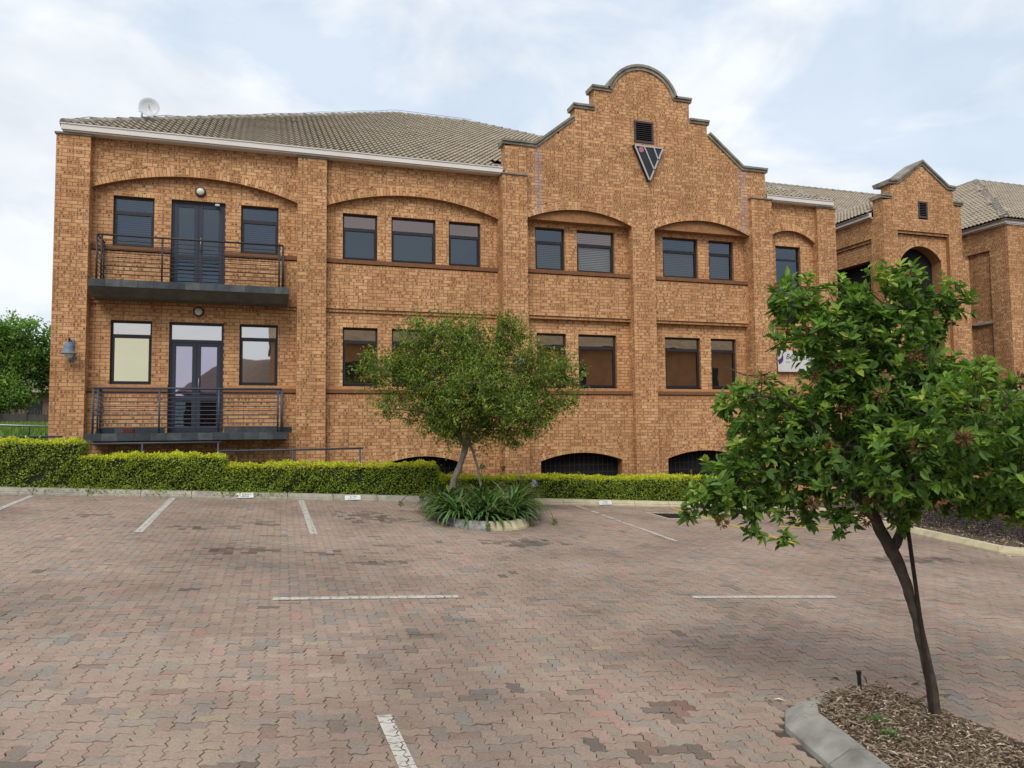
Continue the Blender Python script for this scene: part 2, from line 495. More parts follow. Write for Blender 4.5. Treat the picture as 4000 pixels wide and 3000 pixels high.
def rkerb(y): return 12.50 + (y - 10.43) * .118 if y > 10.2 else 99
KY = 16.62
for (i, j, h) in rows:
    x, y = rot((i + (1 if h else .5)) * A, (j + (.5 if h else 1)) * A)
    if y < 1.9 or y > KY - .02: continue
    if x < -3.2 - (y - 3) * .30 or x > 8.5 + (y - 3) * 1.1 or x > rkerb(y) - .05: continue
    if inside(ISL, x, y) or inside(PLN, x, y): continue
    if 8.13 < x < 9.02 and 14.46 < y < 15.36: continue     # drain
    PV.append((i, j, h, x, y))
PAL = [((.270, .212, .172), 34), ((.280, .206, .170), 20), ((.290, .188, .155), 7), ((.262, .222, .160), 10), ((.215, .202, .178), 16), ((.180, .172, .158), 7), ((.225, .165, .135), 8), ((.13, .115, .10), 2)]
pal_c = np.array([p[0] for p in PAL]); pal_w = np.array([p[1] for p in PAL], float); pal_w /= pal_w.sum()
PMEAN = (pal_c * pal_w[:, None]).sum(0)
DARK_PATCH = [(-.7, 12.75, .75, .28), (.05, 13.3, .35, .35), (1.75, 14.2, .62, .9), (2.2, 13.8, .5, .35), (-2.6, 13.9, .5, .25), (-.3, 10.8, .6, .3), (.9, 10.6, .5, .2), (3.9, 11.4, .8, .4), (2.1, 4.15, .4, .2), (2.7, 4.7, .35, .2), (2.5, 3.7, .5, .25), (-.2, 4.3, .4, .2), (1.5, 9.9, .5, .2), (9.9, 9.9, 1.2, .35)]  # oil stains and further patches where pavers are darker
def paver_col(x, y):
    c = pal_c[rng.choice(len(pal_c), p=pal_w)] * rng.uniform(.9, 1.1)
    c = (PMEAN + (c - PMEAN) * (.5 if rng.random() > .12 else 1.)) * np.array([1.20, 1.14, 1.12])
    for ox, oy, rx, ry in DARK_PATCH:
        d = ((x - ox) / rx) ** 2 + ((y - oy) / ry) ** 2
        if d < 1 and rng.random() < .62 * (1.2 - d): c = c * rng.uniform(.45, .75)
    return c
th = .024
def paver_block(lst):
    """arrays for a list of pavers"""
    Vs, tops, sides, cols_t, cols_s = [], [], [], [], []
    n = 18
    for q, (i, j, h, x, y) in enumerate(lst):
        o = OUT_H if h else OUT_V
        xs, ys = (o[:, 0] + i * A), (o[:, 1] + j * A)
        X = ca * xs - sa * ys + .02; Y = sa * xs + ca * ys + 1.6
        ra = rng.normal(0, .010); X, Y = x + (X - x) - (Y - y) * ra + rng.normal(0, .0012), y + (Y - y) + (X - x) * ra + rng.normal(0, .0012)
        dz = rng.normal(0, .0016); tx, ty = rng.normal(0, .008, 2)
        Z = GA + GB * X + GC * Y + dz + (X - x) * tx + (Y - y) * ty
        cx, cy = X.mean(), Y.mean()
        top = np.stack([X, Y, Z], 1)
        bx, by = X + (X - cx) * .035, Y + (Y - cy) * .035
        bev = np.stack([bx, by, Z - .0025], 1)
        bot = np.stack([bx, by, Z - th], 1)
        Vs += [top, bev, bot]
        b = q * 3 * n
        tops.append(np.arange(b, b + n))
        k = np.arange(n); k2 = (k + 1) % n
        sides.append(np.stack([b + n + k, b + n + k2, b + k2, b + k], 1))
        sides.append(np.stack([b + 2 * n + k, b + 2 * n + k2, b + n + k2, b + n + k], 1))
        c = paver_col(x, y); cols_t.append(c); cols_s.append(np.repeat(c[None] * .8, 2 * n, 0))
    V = np.concatenate(Vs); T = np.array(tops); S = np.concatenate(sides)
    fa = np.concatenate([np.array(cols_t), np.concatenate(cols_s)])
    fa = np.concatenate([fa, np.ones((len(fa), 1))], 1)
    return V, T, S, fa
# sand bed
mb = MB()
for (x0, x1, y0, y1) in [(-12, 12.4, -14, 10.2), (12.4, 24, -14, 10.0)]:
    mb.quad((x0, y0, gz(x0, y0) - .010), (x1, y0, gz(x1, y0) - .010), (x1, y1, gz(x1, y1) - .010), (x0, y1, gz(x0, y1) - .010))
mb.quad(*[(x, y, gz(x, y) - .010) for x, y in ((-12, 10.2), (12.4, 10.2), (13.15, KY), (-12, KY))])
paving = tag(mb.build('paving', M['sand']), kind='structure')
def camdepth(p): return fwd.x * p[0] + fwd.y * p[1] + fwd.z * p[2]
def inview(p, m=0.):
    v = Vector(p); d = v.dot(fwd)
    if d < .5: return False
    return abs(v.dot(cr) / d) < .672 + m and abs(v.dot(cu) / d) < .504 + m
PV.sort(key=lambda q: (0 if inview((q[3], q[4], gz(q[3], q[4])), .02) else 1, math.hypot(q[3], q[4])))
for q in PV[:300]:
    V, T, S, fa = paver_block([q])
    c = Vector((q[3], q[4], gz(q[3], q[4])))
    link('paver', mesh('paver', V - np.array(c), [T, S], M['paver'], fa), paving, c)
V, T, S, fa = paver_block(PV[300:])
tag(link('pavers', mesh('pavers', V, [T, S], M['paver'], fa), paving), kind='stuff')

# painted lines: the paint lies on each paver top, broken at the joints
def clip(poly, a, b, c):     # keep a*x+b*y<=c
    out = []
    for i in range(len(poly)):
        p, q = poly[i], poly[(i + 1) % len(poly)]
        dp, dq = a * p[0] + b * p[1] - c, a * q[0] + b * q[1] - c
        if dp <= 0: out.append(p)
        if (dp < 0 < dq) or (dq < 0 < dp):
            t = dp / (dp - dq); out.append((p[0] + t * (q[0] - p[0]), p[1] + t * (q[1] - p[1])))
    return out
def paint_line(p0, p1, w, mat, label, name='parking_line', group=None, keep=None):
    p0, p1 = Vector(p0), Vector(p1); d = (p1 - p0).normalized(); n = Vector((-d.y, d.x))
    mid = (p0 + p1) / 2; hl = (p1 - p0).length / 2
    mb = MB()
    for (i, j, h, x, y) in PV:
        r = Vector((x, y)) - mid
        if abs(r.dot(d)) > hl + .2 or abs(r.dot(n)) > w / 2 + .2: continue
        if keep is not None and rnd.random() > keep: continue
        o = OUT_H if h else OUT_V
        pl = [rot(a_ + i * A, b_ + j * A) for a_, b_ in o]
        for s in (1, -1):
            pl = clip(pl, s * d.x, s * d.y, s * mid.dot(d) + hl) if pl else pl
            pl = clip(pl, s * n.x, s * n.y, s * mid.dot(n) + w / 2) if pl else pl
        if len(pl) > 2: mb.quad(*[(a_, b_, gz(a_, b_) + .0065) for a_, b_ in pl])
    if not mb.v: return
    o = mb.build(name, mat)
    return tag(o, label, 'road marking', group, 'structure')
WL = 'white bay lines'
paint_line((-4.14, 16.5), (-4.10, 12.2), .10, M['paintw'], 'white bay line at the far left edge of the parking', group=WL)
paint_line((-1.72, 16.55), (-1.72, 12.2), .11, M['paintw'], 'worn white bay line below the lower balcony', group=WL)
paint_line((.73, 16.55), (.73, 12.1), .11, M['paintw'], 'white bay line left of the planted island', group=WL)
paint_line((6.89, 16.5), (6.68, 11.6), .10, M['paintw'], 'thin worn white bay line right of the planted island', group=WL, keep=.85)
paint_line((.09, 8.08), (1.98, 8.03), .11, M['paintw'], 'white dash in the middle of the paving, left one', group=WL)
paint_line((4.66, 7.78), (6.53, 7.64), .11, M['paintw'], 'white dash in the middle of the paving, right one', group=WL)
paint_line((.735, 4.96), (.79, 3.0), .095, M['paintw'], 'thick white line running out of the bottom of the picture', group=WL)
paint_line((9.34, 16.5), (8.94, 11.35), .13, M['painty'], 'long yellow bay line behind the foreground tree', group='yellow markings')
paint_line((11.03, 14.69), (11.48, 13.38), .13, M['painty'], 'upper short yellow stroke by the cream kerb', group='yellow markings')
paint_line((10.12, 13.45), (11.26, 13.23), .13, M['painty'], 'lower short yellow stroke by the cream kerb', group='yellow markings')

# drain cover
dr = empty('drain', (8.57, 14.9, gz(8.57, 14.9)), 'square drain with dark grate in a pale concrete surround', 'drain')
mb = MB()
def gq(x0, x1, y0, y1, h): 
    mb.hexa([(x, y, gz(x, y) - .05) for x, y in ((x0, y0), (x1, y0), (x1, y1), (x0, y1))] + [(x, y, gz(x, y) + h) for x, y in ((x0, y0), (x1, y0), (x1, y1), (x0, y1))])
gq(8.08, 9.08, 14.40, 14.48, .012); gq(8.08, 9.08, 15.34, 15.42, .012); gq(8.08, 8.16, 14.482, 15.338, .012); gq(9.0, 9.08, 14.482, 15.338, .012)
mb.build('surround', M['ledge'], dr)
mb = MB(); gq(8.16, 9.0, 14.48, 15.34, -.012); mb.build('pit', M['dark'], dr)
for k in range(9):
    mb = MB(); x = 8.2 + k * .095; gq(x, x + .05, 14.482, 15.338, .004); mb.build('grate_bar', M['black'], dr)

# ------------------------------------------------------------------ kerbs
def kerb_line(parent, pts, mat, step=.95, h=.12, w=.26, inner=1, name='kerb_stone', top=.085, bev=.006, jit=.004):
    """stones with a sloping face along the polyline; inner: side (left=+1) on which the stone lies"""
    for a, b in zip(pts[:-1], pts[1:]):
        a, b = Vector(a), Vector(b); d = (b - a); Ln = d.length; d.normalize(); n = Vector((-d.y, d.x)) * inner
        k = max(1, round(Ln / step))
        for q in range(k):
            s0, s1 = Ln * q / k + .006, Ln * (q + 1) / k - .006
            P = []
            for s in (s0, s1):
                c = a + d * s
                for off, hh in ((0, -.05), (w, -.05), (w, h), (top, h), (.012, h * .22)):
                    e = c + n * off; P.append((e.x, e.y, gz(e.x, e.y) + hh + (rnd.uniform(-jit, jit) if hh > 0 else 0)))
            mb = MB(); m = 5
            mb.add(P, [tuple(range(m)), tuple(range(2 * m - 1, m - 1, -1))] + [(i, m + i, m + (i + 1) % m, (i + 1) % m) for i in range(m)])
            mb.build(name, mat, parent, bevel=bev)
kb = MB()
kb.hexa([(x, y, gz(x, y) - .1) for x, y in ((-12, KY + .03), (13.1, KY + .03), (13.1, KY + .30), (-12, KY + .30))] + [(x, y, gz(x, y) + .06) for x, y in ((-12, KY + .03), (13.1, KY + .03), (13.1, KY + .30), (-12, KY + .30))])
kerb_b = tag(kb.build('kerb_bed', M['concrete']), kind='structure')
kerb_line(kerb_b, [(-11.6, KY), (3.25, KY)], M['concrete'])
kerb_line(kerb_b, [(5.72, KY), (13.1, KY)], M['kerbyel'])
# right kerb in front of the shrub bed
rk = [(13.25, 17.0), (12.50, 10.43), (12.80, 10.10), (15.5, 9.4), (20, 8.3)]
kb = MB()
for a, b in zip(rk[:-1], rk[1:]):
    a = Vector(a); b = Vector(b); n = Vector((-(b - a).y, (b - a).x)).normalized()
    c4 = [a + n * .05, b + n * .05, b + n * .24, a + n * .24]
    kb.hexa([(p.x, p.y, gz(p.x, p.y) - .1) for p in c4] + [(p.x, p.y, gz(p.x, p.y) + .05) for p in c4])
kerb_r = tag(kb.build('kerb_bed', M['concrete']), kind='structure')
kerb_line(kerb_r, rk, M['kerbyel'], inner=1)

# kerb number plates
def plate(x, name2, label, z=.0, dark=True):
    g = gz(x, KY)
    e = empty('parking_plate', (x, KY - .012, g), label, 'sign', 'reserved plates on the kerb')
    tl = R(-34)
    # lies against the sloping kerb face
    mw = Matrix.Translation((x, KY + .028, g + .068)) @ Matrix.Rotation(R(90) + tl, 4, 'X')
    m2 = MB().box(-.165, .165, -.056, .056, 0, .006); 
    m2.v = [tuple(mw @ Vector(v)) for v in m2.v]
    m2.build('plate', M['white'], e)
    text_mesh('lettering', name2, .055, M['ink'], e, mw @ Matrix.Translation((-.06, .004, .0075)), bold=True)
    text_mesh('lettering', 'RESERVED', .036, M['greyink'], e, mw @ Matrix.Translation((-.10, -.043, .0075)))
plate(-.37, 'Z. Hul', 'white reserved plate half hidden under hedge leaves')
plate(1.80, 'Z. Hul', 'white reserved plate on the grey kerb left of the planted island')
plate(7.70, 'I. Hul', 'white reserved plate on the cream kerb right of the planted island')

# ------------------------------------------------------------------ brickwork
BL, BC, J = .23, .084, .0056
class Store:
    def __init__(s): s.P = []; s.a = []; s.uv = []; s.full = []; s.back = MB(); s.rev = MB()
def addbrick(st, front, nrm, spot=.5, tone=None, dep=.0045, wh=None, proud=0.):
    """front: 4 corners (bl, br, tr, tl)"""
    f = np.array(front, float) + np.array(nrm) * (rnd.uniform(-.0005, .0005) + proud)
    b = f - np.array(nrm) * (dep + proud)
    st.P.append(np.concatenate([f, b]))
    t = rnd.betavariate(6., 4.6) if tone is None else tone
    q = rnd.random()
    sp = 0. if q < .15 else spot * rnd.uniform(.4, 1.5)
    st.a.append((rnd.random(), t, min(sp, 1.), 1))
    w, h = wh
    if w >= h: st.uv.append(((0, 0), (w / .22, 0), (w / .22, 1), (0, 1)))
    else: st.uv.append(((0, 0), (0, 1), (h / .22, 1), (h / .22, 0)))
    st.full.append(w > .2)
def lay(st, o, U, N, z0, z1, outer, holes=(), phase=0., spot=.5, tone=None):
    """running bond between heights z0..z1 on the plane through o with axis U (horizontal) and normal N.
    outer(v)->(a,b); holes: functions v->(a,b) or None"""
    o, U, N = Vector(o), Vector(U), Vector(N)
    nr = max(1, round((z1 - z0) / BC)); ch = (z1 - z0) / nr
    def iv(v):
        r = outer(v)
        out = [r] if r and r[1] > r[0] else []
        for h in holes:
            q = h(v)
            if q is None: continue
            nw = []
            for a, b in out:
                if q[1] <= a or q[0] >= b: nw.append((a, b)); continue
                if q[0] > a: nw.append((a, q[0]))
                if q[1] < b: nw.append((q[1], b))
            out = nw
        return out
    def P(u, v): return o + U * u + Vector((0, 0, v))
    for r in range(nr):
        va, vb = z0 + r * ch, z0 + (r + 1) * ch
        v0, v1 = va + J, vb - J
        i0, i1 = iv(v0), iv(v1)
        if len(i0) != len(i1):
            i0 = i1
        ph = phase + (BL / 2 if (round(z0 / BC) + r) % 2 else 0)
        for (a0, b0), (a1, b1) in zip(i0, i1):
            bk = [P(a0, va), P(b0, va), P(b1, vb), P(a1, vb)]
            st.back.quad(*[p - N * .003 for p in bk])
            lo, hi = min(a0, a1), max(b0, b1)
            k = math.floor((lo - ph) / BL)
            while k * BL + ph < hi:
                a, b = k * BL + ph + J, (k + 1) * BL + ph - J
                p, q = max(a, a0), min(b, b0); p1, q1 = max(a, a1), min(b, b1)
                k += 1
                if q - p < .012 and q1 - p1 < .012: continue
                q = max(q, p); q1 = max(q1, p1)
                s = spot(a, v0) if callable(spot) else spot
                t = tone(a, v0) if callable(tone) else None
                addbrick(st, [P(p, v0), P(q, v0), P(q1, v1), P(p1, v1)], N, s, t, wh=(max(q - p, q1 - p1), v1 - v0))
def upright(st, o, U, N, u0, u1, z0, z1, proud=0., tone=None, pitch=.083, spot=.3):
    o, U, N = Vector(o), Vector(U), Vector(N)
    n = max(1, round((u1 - u0) / pitch)); w = (u1 - u0) / n
    def P(u, v): return o + U * u + Vector((0, 0, v))
    st.back.quad(*[p - N * .003 for p in (P(u0, z0), P(u1, z0), P(u1, z1), P(u0, z1))])
    for k in range(n):
        a, b = u0 + k * w + J, u0 + (k + 1) * w - J
        addbrick(st, [P(a, z0 + J), P(b, z0 + J), P(b, z1 - J), P(a, z1 - J)], N, spot, tone() if tone else None, wh=(b - a, z1 - z0), proud=proud)
def ring(st, o, U, N, uc, w, spring, apex, t=.215, proud=.0, pitch=.082):
    """voussoirs of a segmental arch; returns (R, vc)"""
    o, U, N = Vector(o), Vector(U), Vector(N)
    rise = apex - spring; Rr = (w * w + rise * rise) / (2 * rise); vc = apex - Rr
    th = math.asin(w / Rr) if rise <= w else math.pi - math.asin(w / Rr)
    n = round(2 * th * Rr / pitch); da = 2 * th / n
    def P(r, a): return o + U * (uc + r * math.sin(a)) + Vector((0, 0, vc + r * math.cos(a)))
    for k in range(n):
        a, b = -th + k * da, -th + (k + 1) * da
        g = .0052 / Rr
        st.back.quad(*[p - N * .003 for p in (P(Rr, a), P(Rr, b), P(Rr + t, b), P(Rr + t, a))])
        addbrick(st, [P(Rr, a + g), P(Rr, b - g), P(Rr + t - .006, b - g), P(Rr + t - .006, a + g)], N, .45, min(1, rnd.betavariate(3, 1.8)), wh=(.07, t), proud=proud + .004)
    return Rr, vc, th
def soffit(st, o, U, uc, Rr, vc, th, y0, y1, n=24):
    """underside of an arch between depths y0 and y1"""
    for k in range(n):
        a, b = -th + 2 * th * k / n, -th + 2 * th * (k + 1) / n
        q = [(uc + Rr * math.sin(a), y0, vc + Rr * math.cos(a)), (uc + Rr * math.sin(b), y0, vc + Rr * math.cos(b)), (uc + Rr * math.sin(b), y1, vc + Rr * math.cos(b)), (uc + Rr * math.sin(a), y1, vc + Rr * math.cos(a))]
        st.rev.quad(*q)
def circ_hole(uc, Rr, vc, vmin, w=None, spring=None, th=None):
    def f(v):
        if v < vmin - 1e-6: return None
        q = Rr * Rr - (v - vc) ** 2
        if q <= 0: return None
        h = math.sqrt(q)
        if w is not None: h = min(h, w + max(0, v - spring) * math.tan(th))
        return (uc - h, uc + h)
    return f
def rect_hole(u0, u1, z0, z1):
    return lambda v: (u0, u1) if z0 - 1e-6 < v < z1 + 1e-6 else None
def const(a, b): return lambda v: (a, b)
def finish(st, parent, wallname, n_single=300):
    """wall body (mortar) with its bricks: the nearest ones each an object, the rest joined"""
    wall = st.back.build(wallname, M['mortar'], parent)
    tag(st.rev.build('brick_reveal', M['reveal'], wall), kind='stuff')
    P = np.array(st.P); a = np.array(st.a); uv = np.array(st.uv)
    cen = P[:, :4].mean(1)
    dep = cen @ np.array(fwd)
    okv = np.array([inview(c) and c[2] > .1 and f for c, f in zip(cen, st.full)])
    order = np.argsort(np.where(okv, dep, dep + 1000))
    fq = np.array([[0, 1, 2, 3], [1, 0, 4, 5], [2, 1, 5, 6], [3, 2, 6, 7], [0, 3, 7, 4]])
    def arr(idx):
        n = len(idx)
        V = P[idx].reshape(-1, 3)
        F = (fq[None] + (np.arange(n) * 8)[:, None, None]).reshape(-1, 4)
        fa = np.repeat(a[idx], 5, 0)
        u = np.zeros((n, 5, 4, 2)); u[:, 0] = uv[idx]; u[:, 1:] = [[.002, .002]] * 4
        return V, F, fa, u.reshape(-1, 2)
    for i in order[:n_single]:
        V, F, fa, u = arr(np.array([i])); c = cen[i]
        link('brick', mesh('brick', V - c, [F], M['brick'], fa, u), wall, Vector(c))
    V, F, fa, u = arr(order[n_single:])
    tag(link('bricks', mesh('bricks', V, [F], M['brick'], fa, u), wall), kind='stuff')
    return wall

X1, Y1, NF, NL = (1, 0, 0), (0, 1, 0), (0, -1, 0), (-1, 0, 0)
def pillar(st, x0, x1, y0, yl, yr, z0, z1, spot=.55):
    """front at y0; left / right flanks run back to yl / yr"""
    lay(st, (0, y0, 0), X1, NF, z0, z1, const(x0, x1), phase=x0, spot=spot)
    if yl > y0: lay(st, (x0, 0, 0), Y1, NL, z0, z1, const(y0 + .001, yl), phase=y0 + .115, spot=spot)
    if yr > y0: lay(st, (x1, 0, 0), (0, -1, 0), (1, 0, 0), z0, z1, const(-yr, -y0 - .001), phase=-y0, spot=spot)
def cap(parent, x0, x1, y0, y1, z, h=.045, ov=.035, mat='coping'):
    m = MB(); m.box(x0 - ov, x1 + ov, y0 - ov, y1, z, z + h)
    m.build('pillar_cap', M[mat], parent, bevel=.008)

# ------------------------------------------------------------------ main office building
P0, P1, P2, PS = 19.0, 19.17, 19.33, 19.25
G0, G1, G2, GS = 18.75, 18.87, 19.22, 19.06
main = empty('office_building', (5.9, 19.5, -1.8), 'two-storey tan face-brick office building with curved stepped gable', 'building')
st = Store()
ZB = -2.25
ZT = 6.78
redtone = lambda: rnd.uniform(.02, .30)
# openings: (x0, x1, z0, z1)
UP1 = [(-3.39, -2.52, 4.385, 5.56), (-.60, .27, 4.385, 5.56)]; DU1 = (-2.155, -.96, 3.42, 5.57)
LO1 = [(-3.39, -2.52, 1.18, 2.645), (-.60, .28, 1.18, 2.645)]; DL1 = (-2.155, -.96, .055, 2.645)
UP2 = [(1.82, 2.69, 4.385, 5.56), (3.05, 4.21, 4.385, 5.56), (4.56, 5.43, 4.385, 5.56)]
LO2 = [(1.83, 2.70, 1.19, 2.65), (3.06, 4.22, 1.19, 2.65), (4.57, 5.44, 1.19, 2.65)]
UP3 = [(6.94, 7.80, 4.385, 5.56), (8.165, 9.30, 4.385, 5.56)]
LO3 = [(6.95, 7.80, 1.20, 2.65), (8.165, 9.31, 1.20, 2.65)]
UP4 = [(10.83, 11.98, 4.385, 5.56), (12.36, 13.19, 4.385, 5.56)]
LO4 = [(10.84, 11.99, 1.20, 2.65), (12.35, 13.20, 1.20, 2.65)]
UP5 = [(14.72, 15.62, 3.20, 5.57)]

def bay(u0, u1, yw, ys, ups, los, doors, ph, archb=None, full=True):
    """window wall, spandrel, band, sills and basement wall of one bay"""
    o = (0, yw, 0)
    ho = []
    for (a, b, c, d) in ups + los + doors:
        ho.append(rect_hole(a, b, c, d))
        if d < 6.2: ho.append(rect_hole(a, b, d, d + .07))
    lay(st, o, X1, NF, 4.36, 6.30, const(u0, u1), ho, phase=ph, spot=lambda u, v: .35 if v < 5.4 else .6)
    lay(st, o, X1, NF, 1.17, 3.03, const(u0, u1), ho, phase=ph, spot=.3)
    hd = [rect_hole(a, b, c, d) for (a, b, c, d) in doors] + [rect_hole(a, b, c, d) for (a, b, c, d) in ups if c < 4]
    hs = list(hd)
    lay(st, (0, ys, 0), X1, NF, 3.11, 4.14, const(u0, u1), hs, phase=ph, spot=lambda u, v: .5, tone=None)
    hb = list(hd)
    if archb:
        uc, w, sp, ap = archb
        Rr, vc, th = ring(st, (0, ys, 0), X1, NF, uc, w, sp, ap, t=.17)
        hb += [circ_hole(uc, Rr + .17, vc, sp - .02, w, sp, th), rect_hole(uc - w, uc + w, -3, sp)]
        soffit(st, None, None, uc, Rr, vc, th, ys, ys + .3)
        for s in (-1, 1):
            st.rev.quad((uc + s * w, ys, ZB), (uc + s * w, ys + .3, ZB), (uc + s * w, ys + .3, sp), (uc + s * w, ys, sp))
    lay(st, (0, ys, 0), X1, NF, ZB, .87, const(u0, u1), hb, phase=ph, spot=.5)
    # rows of upright bricks: below the upper sill, the sill itself, lintels, band, lower sill
    def rows_(z0, z1, y, proud, tone, cut):
        ed = [u0] + sorted([q for c in cut for q in c]) + [u1]
        for a, b in zip(ed[::2], ed[1::2]):
            if b - a > .08: upright(st, (0, y, 0), X1, NF, a, b, z0, z1, proud, tone)
    cu_ = [(a, b) for (a, b, c, d) in doors if d > 4.3] + [(a, b) for (a, b, c, d) in ups if c < 4]
    cl_ = [(a, b) for (a, b, c, d) in doors if c < 1.0]
    rows_(4.14, 4.245, ys, 0., None, cu_)
    rows_(4.262, 4.362, ys - .03, .0, redtone, cu_)
    rows_(.87, .985, ys, 0., redtone, cl_)
    rows_(3.03, 3.108, ys + .035, .0, lambda: rnd.uniform(.2, .6), [])
    rows_(1.0, 1.09, ys - .03, .0, redtone, cl_)
    for (z_, cut) in ((4.262, cu_), (1.0, cl_)):
        ed = [u0] + sorted([q for c in cut for q in c]) + [u1]
        hh = .10 if z_ > 2 else .09
        for a, b in zip(ed[::2], ed[1::2]):
            if b - a < .05: continue
            # sloping top of the sill and its shadow-casting underside
            st.rev.quad((a, ys - .036, z_ + hh), (b, ys - .036, z_ + hh), (b, yw, z_ + hh + (.018 if z_ > 2 else .085)), (a, yw, z_ + hh + (.018 if z_ > 2 else .085)))
            st.rev.quad((a, ys - .036, z_), (a, ys, z_), (b, ys, z_), (b, ys - .036, z_))
            st.back.quad((a, ys - .034, z_), (b, ys - .034, z_), (b, ys - .034, z_ + hh), (a, ys - .034, z_ + hh))
    # undersides of the spandrel steps
    st.rev.quad((u0, ys, 3.109), (u1, ys, 3.109), (u1, ys + .04, 3.109), (u0, ys + .04, 3.109))
    st.rev.quad((u0, ys + .035, 3.029), (u1, ys + .035, 3.029), (u1, yw + .01, 3.029), (u0, yw + .01, 3.029))
    for (a, b, c, d) in ups + los + doors:
        upright(st, o, X1, NF, a, b, d + .004, d + .125, .004, lambda: rnd.uniform(.4, .95))
        for (p, q) in (((a, yw, c), (a, yw + .12, d)), ((b, yw, c), (b, yw + .12, d))):
            st.rev.quad(p, (p[0], q[1], c), q, (p[0], yw, d))
        st.rev.quad((a, yw, d), (b, yw, d), (b, yw + .12, d), (a, yw + .12, d))
        st.rev.quad((a, yw, c), (a, yw + .12, c), (b, yw + .12, c), (b, yw, c))
        if c < 4 and d > 4.3 or c < 1.0:   # opening that also cuts the spandrel or the plinth
            zt = 4.36 if d > 4.3 else 1.17
            for x in (a, b): st.rev.quad((x, ys - .036, c), (x, yw + .02, c), (x, yw + .02, zt), (x, ys - .036, zt))

bay(-3.82, .71, P2, PS, UP1, LO1, [DU1, DL1], -3.82)
bay(1.40, 5.88, P2, PS, UP2, LO2, [], 1.40, (3.86, 1.02, -.80, -.60))
bay(6.56, 9.70, G2, GS, UP3, LO3, [], 6.56, (8.16, 1.19, -.79, -.58))
bay(10.39, 13.54, G2, GS, UP4, LO4, [], 10.39, (11.96, 1.19, -.79, -.58))
bay(14.24, 16.07, P2 - .06, PS - .06, UP5, [], [], 14.24)
# arched upper wall of the flat bays
for (u0, u1, y1, y2, z) in ((-3.82, .71, P1, P2, 6.84), (1.40, 5.88, P1, P2, 6.84), (14.24, 16.07, P1 - .05, P2 - .06, 6.84)):
    uc, w = (u0 + u1) / 2, (u1 - u0) / 2
    Rr, vc, th = ring(st, (0, y1, 0), X1, NF, uc, w, 5.68, 6.10 if w > 2 else 6.03, .215)
    lay(st, (0, y1, 0), X1, NF, 5.62, z, const(u0, u1), [circ_hole(uc, Rr + .215, vc, 0)], phase=u0, spot=.65)
    soffit(st, None, None, uc, Rr, vc, th, y1 - .002, y2 + .05)
# pillars
pillar(st, -4.51, -3.82, P0, P2 + .1, P2, ZB, ZT)
pillar(st, .71, 1.40, P0, P2, P2, ZB, ZT)
pillar(st, 5.88, 6.56, G0, P2, G1, ZB, ZT)
pillar(st, 13.54, 14.24, G0, G2, P1, ZB, ZT)
pillar(st, 16.07, 16.75, P0, P2, P2 + .4, ZB, ZT)
# left flank of the block
lay(st, (-4.51, 0, 0), Y1, NL, ZB, ZT, const(P2 + .1, 21.2), phase=.1)
# gable
def gab(v):
    C0 = 10.10
    if v < 7.64: return (5.99, 14.13)
    if v < 8.56: h = 3.22 - (v - 7.65) / .91 * 1.145
    elif v < 8.87: h = 2.075
    elif v < 9.46: h = 1.495
    else:
        q = .997 ** 2 - (v - 9.213) ** 2
        if q <= 0: return None
        h = math.sqrt(q)
    return (C0 - h, C0 + h)
gh = []
for uc in (8.13, 11.965):
    Rr, vc, th = ring(st, (0, G1, 0), X1, NF, uc, 1.572, 5.675, 6.02, .215)
    gh += [circ_hole(uc, Rr + .215, vc, 5.66, 1.572, 5.675, th)]
    soffit(st, None, None, uc, Rr, vc, th, G1 - .002, G2 + .05, 20)
VENT = (9.81, 10.42, 8.11, 8.735)
gh.append(rect_hole(*VENT))
lay(st, (0, G1, 0), X1, NF, 5.66, 10.21, gab, gh, phase=9.70, spot=lambda u, v: .8 if v < 8 else .55)
lay(st, (0, G1, 0), X1, NF, ZB, 5.66, const(9.70, 10.39), phase=9.70, spot=.5)
for x, n_, s in ((9.70, NL, 1), (10.39, (1, 0, 0), -1)):
    lay(st, (x, 0, 0), (0, s, 0), n_, ZB, 5.70, const(G1, G2 + .02) if s > 0 else const(-G2 - .02, -G1), phase=0)
lay(st, (6.56, 0, 0), (0, -1, 0), (1, 0, 0), ZB, 5.7, const(-G2, -G1), phase=0)
for (x, z0, z1) in ((5.99, 6.82, 7.64), (8.025, 8.56, 8.87), (8.605, 8.87, 9.46)):
    lay(st, (x, 0, 0), Y1, NL, z0, z1, const(G1, G1 + .36), phase=G1)
for (x, z0, z1) in ((14.13, 6.82, 7.64), (12.175, 8.56, 8.87), (11.595, 8.87, 9.46)):
    lay(st, (x, 0, 0), (0, -1, 0), (1, 0, 0), z0, z1, const(-G1 - .36, -G1), phase=0)
wall = finish(st, main, 'brick_wall')
# solid bodies behind the skins
def core(name, mat, parent, *d): return box(name, M[mat], parent, *d)
for i_, (x0, x1, y) in enumerate(((-4.50, 1.0, P2 + .13), (1.0, 6.5, P2 + .13), (6.5, 13.6, P2 + .13), (13.6, 16.7, P2 + .13))):
    pass
m_ = MB()
m_.box(-4.50, 16.74, P2 + .40, P2 + .45, ZB, 6.9)          # the rooms' darkness put into a near-black sheet behind the windows
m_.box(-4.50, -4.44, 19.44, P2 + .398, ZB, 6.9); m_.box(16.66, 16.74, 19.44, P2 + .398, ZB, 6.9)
m_.build('room_dark_backing', M['dark'], wall)
m_ = MB()
m_.box(-4.495, -4.40, 21.0, 34.0, ZB, 6.9); m_.box(16.4, 16.735, 19.80, 30.0, ZB, 6.9); m_.box(-4.40, 16.4, 33.7, 34.0, ZB, 6.9)
m_.build('rear_wall', M['reveal'], main)
m_ = MB()
